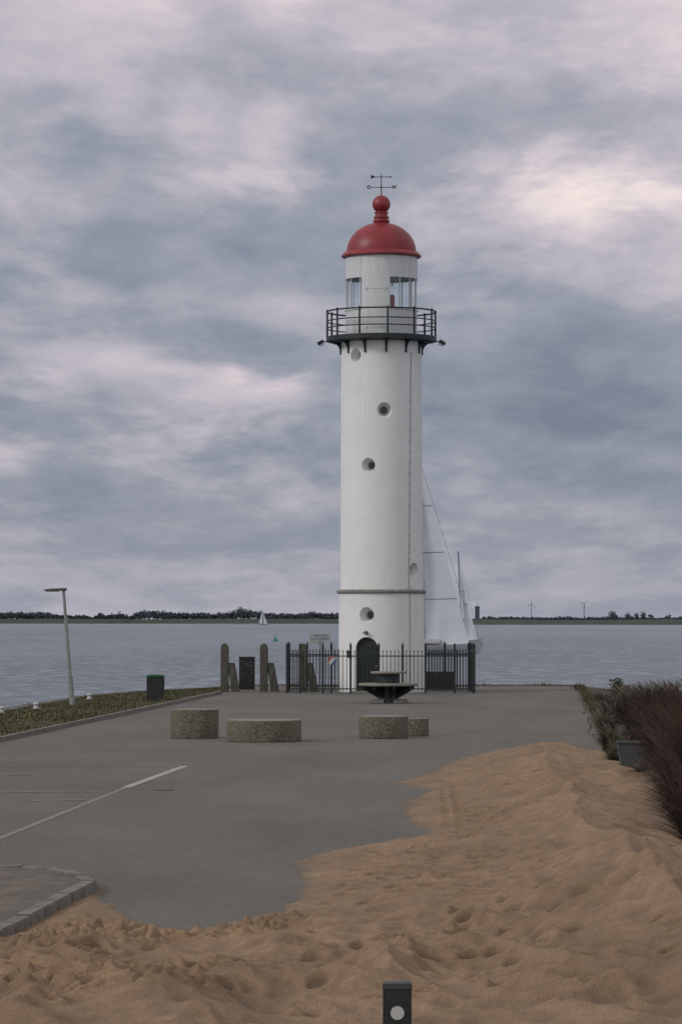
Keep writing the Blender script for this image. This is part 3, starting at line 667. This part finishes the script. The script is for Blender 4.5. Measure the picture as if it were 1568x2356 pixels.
dm=arch_mesh(DW-.01,DH-.005,-rb+.20,-rb+.26,.02); o=dm.build('door',M['door'],LH,rot=(0,0,dph))
mb=MB()
for k in range(-2,3): mb.box((k*.17,-rb+.19,1.0),(.02,.02,1.7))
mb.box((0,-rb+.185,1.55),(.9,.03,.08)); mb.box((0,-rb+.185,.3),(.9,.03,.12)); mb.build('batten',M['iron'],o)
mb=MB(); mb.tube((.38,-rb+.2,1.05),(.38,-rb+.1,1.05),.03,.03,8); mb.build('handle',M['galv'],o)
MB().prism([(-.62,-rb-.18),(.62,-rb-.18),(.62,-rb+.25),(-.62,-rb+.25)],0,.06).build('doorstep',M['grey'],LH,rot=(0,0,dph))
mb=MB(); mb.box((0,-rb-.1,DH+.2),(.16,.22,.07)); mb.box((0,-rb-.01,DH+.2),(.12,.06,.14)); mb.build('door_lamp',M['lamp'],LH,rot=(0,0,dph),bevel=.01)
ph,z=win_pos(805,1505,rb); MB().box((0,-rb-.04,z),(.16,.12,.30)).build('junction_box',M['black'],LH,rot=(0,0,ph),bevel=.01)
MB().ring([(rs0-.05,zb1-.05),(rb+.03,zb1-.05),(tr(206,1363),zb1-.02),(tr(206,1363),zb1+.05),(rs0+.04,zb1+.11),(rs0-.05,zb1+.11)],120).build('ledge',M['grey'],LH)
mb=MB(); pp=[]
for py,px in((812,944),(950,942.5),(1100,941),(1250,940),(1352,939)):
    r=rs0+(rs1-rs0)*(1350-py)/550+.02; ph,z=win_pos(px,py,r); pp.append((r*math.sin(ph),-r*math.cos(ph),z))
mb.path(pp,.011,5)
for i in range(26):
    t_=i/25*(len(pp)-1); a=int(min(t_,len(pp)-1.001)); v=Vector(pp[a]).lerp(Vector(pp[a+1]),t_-a); mb.box(v,(.05,.05,.04))
r=rb+.02; pp2=[]
for py,px in((1368,941),(1480,941),(1588,940)):
    ph,z=win_pos(px,py,r); pp2.append((r*math.sin(ph),-r*math.cos(ph),z))
e=Vector(pp[-1]); mb.path([tuple(e)]+[(e.x*1.12,e.y*1.12,e.z)]+pp2,.012,5); mb.build('lightning_cable',M['galv'],LH)
# gallery
Rg=tr(250,740)
g=MB(); g.ring([(rs1-.1,zdk-.24),(rs1+.12,zdk-.24),(Rg-.12,zdk-.18),(Rg+.03,zdk-.18),(Rg+.03,zdk),(1.3,zdk),(1.3,zdk-.05)],96); g.build('gallery_deck',M['iron'],LH)
for k in range(12):
    a=math.radians(6+30*k); c,s=math.sin(a),-math.cos(a); mb=MB(); pts=[]
    for t_ in np.linspace(0,1,9):
        r_=rs1+.02+(Rg-.12-rs1)*(1-math.cos(t_*math.pi/2)); z_=zdk-.62+.45*math.sin(t_*math.pi/2); pts.append((c*r_,s*r_,z_))
    mb.path(pts,.045,6); mb.tube((c*(rs1+.03),s*(rs1+.03),zdk-.72),(c*(rs1+.03),s*(rs1+.03),zdk-.25),.045,.045,6); mb.tube((c*rs1,s*rs1,zdk-.26),(c*(Rg-.1),s*(Rg-.1),zdk-.20),.03,.03,6)
    pc=pts[4]; mb.tube(pc,(c*(rs1+.05),s*(rs1+.05),zdk-.3),.02,.02,5)
    mb.build('gallery_bracket',M['iron'],LH)
ztop=tz(718)
for k in range(12):
    a=math.radians(6+30*k); c,s=math.sin(a),-math.cos(a); mb=MB(); mb.tube((c*Rg,s*Rg,zdk-.1),(c*Rg,s*Rg,ztop+.02),.045,.038,8); mb.lathe([(.001,-.05),(.06,0),(.001,.06)],8,(c*Rg,s*Rg,ztop+.03)); mb.build('railing_post',M['iron'],LH)
for z_,r_ in((ztop,.036),(zdk+(ztop-zdk)*.62,.026),(zdk+(ztop-zdk)*.34,.026)):
    mb=MB(); mb.torus(Rg,r_,z_,72,6); mb.build('rail',M['iron'],LH)
for sg in(-1,1):
    mb=MB(); mb.path([(sg*(Rg-.1),-.05,zdk-.16),(sg*(Rg+.22),-.05,zdk-.2)],.025,6); o=mb.build('floodlight',M['iron'],LH)
    Mr=Matrix.Rotation(sg*.5,3,'Y'); m2=MB(); m2.box((sg*(Rg+.26),-.05,zdk-.22),(.28,.2,.14),M=Mr); m2.build('lamp_housing',M['iron'],o,bevel=.02)
    m3=MB(); m3.box((sg*(Rg+.2),-.05,zdk-.32),(.2,.17,.03),M=Mr); m3.build('lens',M['galv'],o)
# lantern room
Rl=tr(164,740); zg0=tz(714); zg1=tz(644); zr=tz(592)
MB().ring([(Rl-.08,zdk-.03),(Rl,zdk-.03),(Rl,zg0-.05),(Rl+.04,zg0-.05),(Rl+.04,zg0),(Rl-.08,zg0)],72).build('lantern_wall',M['whitem'],LH)
ph0,ph1=math.asin((833-877)/82),math.asin((895-877)/82)
mb=MB(); mb.lathe([(Rl+.045,zdk+.05),(Rl+.045,zg1+.02)],14,a0=ph0,a1=ph1); mb.lathe([(Rl-.02,zdk+.05),(Rl-.02,zg1+.02)],14,a0=ph0,a1=ph1)
for e in(ph0,ph1):
    c,s=math.sin(e),-math.cos(e); mb.add([(c*(Rl-.02),s*(Rl-.02),zdk+.05),(c*(Rl+.045),s*(Rl+.045),zdk+.05),(c*(Rl+.045),s*(Rl+.045),zg1+.02),(c*(Rl-.02),s*(Rl-.02),zg1+.02)],[(0,1,2,3)])
dr=mb.build('service_door',M['whitem'],LH)
for f in(.13,.80):
    mb=MB(); z_=zdk+(zg1-zdk)*f
    pts=[((Rl+.06)*math.sin(e),-(Rl+.06)*math.cos(e),z_) for e in np.linspace(ph0+.10,ph1-.10,6)]
    mb.path(pts,.008,4)
    for e in(ph0+.13,ph1-.13):
        c,s=math.sin(e),-math.cos(e); mb.box((c*(Rl+.06),s*(Rl+.06),z_),(.035,.04,.10),e)
    mb.build('hinge_strap',M['whitem'],dr)
for k in range(16):
    a=2*math.pi*(k+.35)/16; c,s=math.sin(a)*(Rl-.03),-math.cos(a)*(Rl-.03); MB().box((c,s,(zg0+zg1)/2),(.035,.05,zg1-zg0),a).build('mullion',M['whitem'],LH)
mb=MB()
mb.lathe([(Rl-.035,zg0),(Rl-.035,zg1)],64); mb.f=[f for f in mb.f if len(f)==4]; mb.build('lantern_glazing',M['glass'],LH,smooth=True)
rbnd=MB().ring([(Rl-.1,zg1),(Rl+.02,zg1),(Rl+.02,zr),(Rl-.1,zr)],72).build('roof_band',M['whitem'],LH)
for k in range(8):
    a=2*math.pi*(k+.2)/8; MB().box((math.sin(a)*(Rl+.02),-math.cos(a)*(Rl+.02),(zg1+zr)/2),(.05,.02,zr-zg1-.02),a).build('seam',M['whitem'],rbnd)
mb=MB(); mb.lathe([(Rl-.1,zg1+.03),(Rl-.1,zg1+.05)],48); mb.build('lantern_ceiling',M['black'],LH)
mb=MB(); mb.lathe([(Rl-.08,zdk+.05),(Rl-.08,zdk+.09)],48); mb.build('lantern_floor',M['grey'],LH)
lx=(902-877)/F*TY
o=MB().tube((lx,.1,zdk+.1),(lx,.1,tz(705)),.07,.07,12).build('lamp_pedestal',M['galv'],LH); MB().tube((lx,.1,zg1-.25),(lx,.1,zg1+.04),.03,.03,8).build('ceiling_hook',M['galv'],LH)
MB().lathe([(.05,0),(.11,.02),(.11,.38),(.07,.48),(.02,.5)],20,(lx,.1,tz(705))).build('beacon_lamp',M['red'],o,smooth=True)
# dome
z0d=tz(591);a_=tr(160,575);zs=tz(580);zt=tz(512)
pr=[(Rl-.12,z0d-.02),(tr(176,590),z0d-.05),(tr(183,587),z0d-.01),(tr(183,586),z0d+.05),(tr(170,582),zs-.02)]
for t_ in np.linspace(0,1,22):
    an=t_*math.asin(.98); pr.append((a_*math.cos(an),zs+(zt-zs)*math.sin(an)))
pr=[p for p in pr if p[0]>.28]
zn=zt
pr+=[(.30,zn-.02),(.34,zn+.03),(.34,zn+.09)]
dome=MB(); dome.lathe(pr,96); dome.build('dome',M['red'],LH,smooth=True)
zb=tz(470); rbq=.37
pr=[(.28,zn+.08),(.27,zn+.16),(.32,zn+.18),(.32,zn+.23),(.26,zn+.25),(.25,zn+.36),(.29,zn+.38),(.29,zn+.42),(.22,zb-rbq*.85)]
pr=[p for p in pr if p[1]<=zb-rbq*.84]
for t_ in np.linspace(-.95,1.5,20): pr.append((rbq*math.cos(t_),zb+rbq*math.sin(t_)))
MB().lathe(pr,40).build('ball_finial',M['red'],LH,smooth=True)
zr_=tz(431); za=tz(407)
mb=MB(); mb.tube((0,0,zb+rbq-.03),(0,0,tz(400)),.026,.016,8)
ax=.42
for dx,dy in((-1,0),(1,0),(0,-1),(0,1)): mb.tube((0,0,zr_),(dx*ax,dy*ax,zr_),.014,.014,6)
mb.torus(.06,.015,zr_,14,6)
vane=mb.build('weather_vane',M['bronze'],LH)
mb=MB(); mb.tube((-.40,0,za),(.42,0,za),.015,.015,6); mb.prismY([(.34,za-.045),(.45,za),(.34,za+.045)],-.012,.012); mb.prismY([(-.46,za-.08),(-.32,za-.045),(-.24,za),(-.32,za+.045),(-.46,za+.08),(-.42,za)],-.012,.012); mb.build('arrow',M['bronze'],vane)
def text(s,size,ext,m,parent,loc,rot=(math.pi/2,0,0),name='lettering',bold=0):
    cu=bpy.data.curves.new('t','FONT'); cu.body=s; cu.size=size; cu.extrude=ext; cu.align_x='CENTER'; cu.align_y='CENTER'; cu.offset=bold
    o=bpy.data.objects.new('t',cu); COL.objects.link(o); bpy.context.view_layer.update()
    me=bpy.data.meshes.new_from_object(o.evaluated_get(bpy.context.evaluated_depsgraph_get())); bpy.data.objects.remove(o)
    me.name=name; me.materials.clear(); me.materials.append(m); q=bpy.data.objects.new(name,me); COL.objects.link(q); q.parent=parent; q.location=loc; q.rotation_euler=rot; return q
text('O',.19,.012,M['bronze'],vane,(-ax-.09,0,zr_),bold=.010); text('W',.18,.012,M['bronze'],vane,(ax+.10,0,zr_),bold=.010)
text('N',.18,.012,M['bronze'],vane,(0,-ax-.08,zr_),rot=(math.pi/2,0,math.pi/2),bold=.01); text('Z',.18,.012,M['bronze'],vane,(0,ax+.08,zr_),rot=(math.pi/2,0,math.pi/2),bold=.01)

# ---------------------------------------------------------------- railings
fy0=TY-3.6; fy1=TY+2.6; fx0=(660-784)/F*fy0; fx1=(1090-784)/F*fy0
fence=thing('iron_fence',(0,0,0),'dark wrought iron railing enclosure with pointed pickets around the lighthouse','fence')
def panel(p,q,sp=.15,r=.014):
    p=Vector(p);q=Vector(q);L=(q-p).length;n=round(L/sp); mb=MB(); d=(q-p)/n
    for i in range(1,n):
        c=p+d*i; mb.tube((c.x,c.y,.08),(c.x,c.y,1.62),r,r,5); mb.lathe([(r,0),(.028,.03),(.001,.12)],5,(c.x,c.y,1.62))
    a=math.atan2(d.y,d.x); c=(p+q)/2
    for z_ in(.18,1.48): mb.box((c.x,c.y,z_),(L,.02,.045),a)
    mb.build('picket_panel',M['iron'],fence)
def fpost(x,y,h=1.80):
    mb=MB(); mb.box((x,y,h/2),(.085,.085,h)); o=mb.build('post',M['iron'],fence); MB().lathe([(.03,0),(.06,.04),(.035,.08),(.055,.12),(.001,.22)],10,(x,y,h)).build('finial',M['iron'],o)
fxs=[fx0,-1.62,-.72,-.38,.38,1.5,2.44,3.35,4.5,fx1]
for a,b_ in zip(fxs[:-1],fxs[1:]):
    dense=(b_<-.1 or a>3.3)
    panel((a,fy0),(b_,fy0),.12 if dense else .16,.018 if dense else .013)
fxb=[fx0,-1.4,-.4,.9,2.2,3.4,4.3,fx1]
for a,b_ in zip(fxb[:-1],fxb[1:]): panel((a,fy1),(b_,fy1),.13,.016)
for x in fxs: fpost(x,fy0)
for x in fxb: fpost(x,fy1)
for xx in(fx0,fx1):
    yy=[fy0,fy0+2,fy0+4,fy1]
    for a,b_ in zip(yy[:-1],yy[1:]): panel((xx,a),(xx,b_))
    for y in yy[1:-1]: fpost(xx,y)
p=V(763,1520,fy0-.06); sg=thing('round_sign',(p[0],fy0-.05,p[2]),'small round white plate with red and blue swooshes fixed to the railings','sign')
MB().tube((0,0,0),(0,-.02,0),.18,.18,28).build('plate',M['white_s'],sg)
def cres(pts,m,nm):
    mb=MB(); mb.prismY(pts,-.026,-.021); mb.build(nm,m,sg)
def band(a0,a1,r0,w0):
    n=14; o_=[];i_=[]
    for i in range(n+1):
        t_=i/n; a=a0+(a1-a0)*t_; w_=w0*math.sin(math.pi*min(1,t_*.9+.1)); o_.append((math.cos(a)*r0,math.sin(a)*r0)); i_.append((math.cos(a)*(r0-w_-.003),math.sin(a)*(r0-w_-.003)))
    return o_+i_[::-1]
cres(band(1.1,3.9,.17,.09),M['redink'],'red_swoosh'); cres(band(4.4,7.1,.17,.09),M['blueink'],'blue_swoosh')
sy_=56.3*K; sp_=V(736,1469,sy_); bs=thing('warning_sign',(sp_[0],sy_,0),'white board on a post reading VERBODEN TE ZWEMMEN behind the railings','sign')
MB().tube((0,0,0),(0,0,sp_[2]-.1),.035,.035,10).build('pole',M['galv'],bs)
bo=MB().box((0,-.06,sp_[2]),(.92,.03,.44)).build('board',M['board'],bs,bevel=.006)
text('VERBODEN',.125,.002,M['ink2'],bo,(0,-.079,sp_[2]+.12)); text('TE ZWEMMEN',.125,.002,M['ink2'],bo,(0,-.079,sp_[2]-.02))
mb=MB(); mb.box((-.01,-.078,sp_[2]-.15),(.26,.004,.03)); mb.build('small_print',M['ink2'],bo)
by_=fy1+1.2; bx_=thing('storage_box',((1012-784)/F*by_,by_,0),'low brown timber box with pale lid behind the railings right of the tower','box')
MB().box((0,0,.36),(1.25,.7,.72)).build('body',M['brown'],bx_,bevel=.01); MB().box((0,0,.75),(1.3,.76,.05)).build('lid',M['grey'],bx_,bevel=.01)

# ---------------------------------------------------------------- mooring posts
def mooring(px,label):
    x,y=G(px,1592); t=thing('mooring_post',(x,y,0),label,'mooring post','weathered mooring posts')
    w_=.33; h=1.96
    mb=MB(); mb.prismY([(-w_/2,-.3),(w_/2,-.3),(w_/2*.97,h-.18),(w_/2*.5,h),(-w_/2*.5,h),(-w_/2*.97,h-.14)],-.16,.16); mb.build('post',M['wood'],t,bevel=.03)
    mb=MB(); mb.prismY([(.30,-.2),(.66,-.2),(.40,1.18),(.12,1.18)],-.13,.13); mb.build('strut',M['wood'],t,bevel=.02)
mooring(517,'leftmost tall weathered mooring post with short leaning strut, left of the black cabinet'); mooring(607,'middle mooring post with leaning strut between the black cabinet and the railings'); mooring(697,'mooring post with leaning strut seen through the iron railings')
x,y=G(568,1589); t=thing('utility_cabinet',(x,y,0),'narrow black cabinet with pale scribbles standing between two mooring posts','cabinet')
MB().box((0,0,.68),(.64,.5,1.32)).build('body',M['black'],t,bevel=.015); MB().box((0,0,1.37),(.68,.54,.06)).build('top',M['black'],t,bevel=.01); MB().box((0,-.262,.7),(.56,.02,1.16)).build('door',M['graf'],t,bevel=.005); MB().box((0,0,.02),(.68,.54,.06)).build('plinth',M['grey'],t)
x,y=G(358,1612,.08); t=thing('litter_bin',(x,y,.08),'dark litter bin with green rim on the grass verge','litter bin')
MB().prismY([(-.29,.0),(.29,.0),(.31,.82),(-.31,.82)],-.27,.27).build('body',M['black'],t,bevel=.03)
mb=MB(); mb.box((0,0,.855),(.66,.6,.06)); mb.build('rim',M['bintop'],t,bevel=.02); mb=MB(); mb.prismY([(-.28,.885),(.28,.885),(.22,.91),(-.22,.91)],-.24,.24); mb.build('lid',M['black'],t)
def qb(px,py,label):
    x,y=G(px,py,.12); t=thing('quay_bollard',(x,y,.12),label,'bollard','white quay bollards'); MB().lathe([(.10,0),(.10,.03),(.07,.05),(.07,.12),(.10,.15),(.10,.18),(.05,.20),(.01,.21)],16).build('shaft',M['white_s'],t,smooth=True); MB().box((0,0,.005),(.26,.26,.02)).build('base_plate',M['grey'],t)
qb(4,1641,'white quay bollard at the far left edge of the view'); qb(83,1631,'white quay bollard between the far left one and the lamp post'); qb(206,1609,'white quay bollard just right of the leaning lamp post')
x,y=G(167,1625,.08); t=thing('street_lamp',(x,y,.08),'leaning grey lamp post with flat head on the grass verge','street lamp')
k=y/F; tx=-21*k; tzp=267*k
MB().tube((0,0,-.1),(tx,0,tzp),.075,.045,12).build('pole',M['galv'],t,smooth=True); MB().tube((0,0,-.05),(-.09*.9,0,1.1*.9),.09,.085,12).build('sleeve',M['galv'],t,smooth=True)
mb=MB(); mb.tube((tx+.06,0,tzp+.02),(tx-.2,0,tzp+.02),.05,.04,8); mb.build('arm',M['lamp'],t)
mb=MB(); mb.prismY([(tx-.65,tzp-.03),(tx-.62,tzp+.02),(tx-.4,tzp+.05),(tx+.1,tzp+.07),(tx+.1,tzp-.02),(tx-.1,tzp-.03)],-.13,.13); o=mb.build('lamp_head',M['lamp'],t,bevel=.012)
MB().box((tx-.36,0,tzp-.045),(.42,.18,.03)).build('diffuser',M['white_s'],o)
def drum(px,py,wpx,h,label):
    x,y=G(px,py); r=wpx/2/F*math.hypot(x,y)*.995; y2=y+r*.98
    t=thing('concrete_drum',(x*y2/y,y2,0),label,'concrete seat','round aggregate concrete seats')
    MB().lathe([(r-.02,0),(r,.015),(r,h-.015),(r-.005,h-.005),(r-.015,h)],72).build('body',M['agg'],t,smooth=True)
    MB().lathe([(r-.025,h+.002),(r-.03,h+.010),(r-.2,h+.012),(.001,h+.012)],72).build('top',M['top'],t,smooth=True)
drum(447.5,1700,112,.70,'tall narrow round concrete drum, leftmost of the four')
drum(607,1708,174,.50,'widest and lowest round concrete drum, second from left')
drum(882,1700,115,.53,'medium concrete drum right of centre, partly covering a smaller one')
drum(958,1694,56,.43,'small concrete drum tucked behind the right side of a bigger one')
# round table
x,y=G(893,1618); tt=thing('round_table',(x,y,0),'round two tier table with pale discs on a dark pedestal in front of the lighthouse','table')
MB().box((-.42,0,.07),(.52,.9,.14)).build('foot_block',M['grey'],tt,bevel=.02); MB().box((.42,0,.07),(.52,.9,.14)).build('foot_block',M['grey'],tt,bevel=.02)
MB().lathe([(.36,.03),(.36,.60)],24).build('pedestal',M['iron'],tt)
for i in range(8):
    a=i*math.pi/4+.2; mb=MB(); mb.prismY([(.28,.20),(.40,.20),(.92,.50),(.92,.60),(.28,.60)],-.03,.03,Matrix.Rotation(a,3,'Z')); mb.build('bracket',M['iron'],tt)
MB().lathe([(1.02,.605),(1.04,.63),(1.04,.68),(1.02,.70)],56).build('seat_ring',M['top'],tt,smooth=True)
MB().lathe([(.40,.70),(.40,1.03)],28).build('column',M['iron'],tt,smooth=True)
MB().lathe([(.60,1.03),(.62,1.05),(.62,1.09),(.60,1.11)],48).build('tabletop',M['top'],tt,smooth=True)
# marker post
d=6.6*K; p=V(913,2262,d); t=thing('marker_post',(p[0],d,0),'black square post with white round reflector in the near foreground','post')
hp=p[2]; w_=.145
MB().box((0,0,hp/2-.25),(w_,w_,hp+.5-.04)).build('shaft',M['black'],t,bevel=.006)
MB().box((0,0,hp-.012),(w_+.006,w_+.006,.035)).build('cap',M['ink'],t,bevel=.008)
zc=V(914,2331,d-.08)[2]; mb=MB(); mb.tube((0,-w_/2-.001,zc),(0,-w_/2-.006,zc),.035,.035,32); mb.build('reflector',M['white_s'],t)
# ---------------------------------------------------------------- ornamental grasses
def clump(x,y,h,spread,n,m,name,label,grp,plumes=40,z=0.0,w=.02):
    t=thing(name,(x,y,z),label,'ornamental grass',grp); mb=MB()
    wind=random.uniform(-.5,.05)
    for i in range(n):
        az=random.uniform(0,6.28); r0=spread*.25*math.sqrt(random.random()); L=h*random.choice([random.uniform(.35,.8),random.uniform(.6,1.05),random.uniform(.8,1.35)]); lean=spread*random.uniform(.1,1.5)*random.random()**.35
        bx,by=r0*math.cos(az),r0*math.sin(az); az2=az+random.gauss(0,.4); c,s=math.cos(az2),math.sin(az2); px_,py_=-s*w/2,c*w/2
        if abs(px_)<w*.25: px_=w*.25*(1 if px_>=0 else -1)
        pts=[]
        for t_ in(0,.3,.55,.8,1):
            xx=bx+c*lean*t_**1.6+wind*h*t_**2; yy=by+s*lean*t_**1.6; zz=L*(t_-.42*(lean/spread)*t_**3); ww=(1-t_*.88); pts+= [(xx-px_*ww,yy-py_*ww,zz),(xx+px_*ww,yy+py_*ww,zz)]
        mb.add(pts,[(0,1,3,2),(2,3,5,4),(4,5,7,6),(6,7,9,8)])
    mb.build('leaves',M[m],t,fixn=False)
    if plumes:
        mb=MB()
        for i in range(plumes):
            az=random.uniform(0,6.28); l=spread*random.uniform(.1,1.0); c,s=math.cos(az)*l+wind*h,math.sin(az)*l; hh=h*random.uniform(.8,1.35)
            p=Vector((c*.65,s*.65,hh*.82)); q=Vector((c,s,hh)); mb.tube((c*.1,s*.1,0),p,.006,.005,3,False)
            dv=(q-p)/5
            for j in range(6):
                u=p+dv*j*.8; sx=.012*(1-j/8); mb.add([u-Vector((sx,0,0)),u+Vector((sx,0,0)),u+dv*1.5+Vector((random.gauss(0,.012),0,0))],[(0,1,2)])
        mb.build('seed_heads',M['plume_pale' if m!='plume_dark' else 'plume_dark'],t,fixn=False)
g1='dark reddish brown grass clumps along the right edge'; g2='green and straw grass clumps behind the dark ones'
dk=[(1600,1950,.95,.6),(1625,2010,.9,.7),(1565,1870,.85,.6),(1605,1860,1.15,.7),(1535,1805,.75,.55),(1580,1790,1.1,.7),(1505,1752,.75,.6),(1550,1738,1.0,.7),(1610,1755,1.3,.8),(1472,1702,.7,.65),(1512,1692,.9,.7),(1570,1700,1.05,.8),(1640,1880,1.3,.7),(1650,1780,1.35,.8),(1436,1668,.6,.6),(1490,1665,.85,.8),(1540,1665,.95,.8),(1462,1735,.5,.5),(1500,1715,.8,.6),(1560,1825,1.0,.6)]
for px,py,h,sp2 in dk:
    x,y=G(px,py); z=sand_z(x,y) if y<26*K else 0
    clump(x,y,h,sp2,640,'plume_dark','reed_clump','dark reddish brown arching grass clump in the thicket along the right edge',g1,45,z,.021)
gn=[(1405,1640,.5,.7),(1450,1640,.7,.8),(1500,1640,.8,.9),(1550,1645,.85,.9),(1610,1650,1.0,.9),(1385,1615,.35,.6),(1430,1612,.5,.8),(1480,1615,.5,1.0),(1540,1615,.6,.9),(1400,1690,.5,.45),(1412,1730,.5,.4),(1422,1770,.5,.38),(1408,1665,.5,.5),(1480,1800,.35,.35)]
for i,(px,py,h,sp2) in enumerate(gn):
    x,y=G(px,py); clump(x,y,h,sp2,500,'plume_green','grass_clump','green and straw coloured grass clump with pale seed heads at the right plaza edge',g2,60,0,.026)
x,y=G(1420,1606); t=thing('shrub',(x,y,0),'small rounded green shrub at the far right corner of the plaza','shrub')
mb=MB(); crown(mb,0,0,0,1.0,.75,900,.035); mb.build('crown',M['plume_green'],t,fixn=False); mb=MB()
for k in range(6): mb.tube((0,0,0),(math.cos(k)*.25,math.sin(k)*.25,.5),.015,.006,5)
mb.build('trunk',M['wood'],t)
x,y=G(1452,1786); t=thing('plant_tub',(x,y,0),'grey tapered tub half hidden by the grasses on the right','plant tub')
mb=MB(); mb.prismY([(-.17,0),(.25,0),(.32,.58),(-.26,.62)],-.2,.25); mb.build('body',M['tub'],t,bevel=.02); MB().box((.02,.02,.62),(.60,.48,.05)).build('rim',M['tub'],t,bevel=.015)
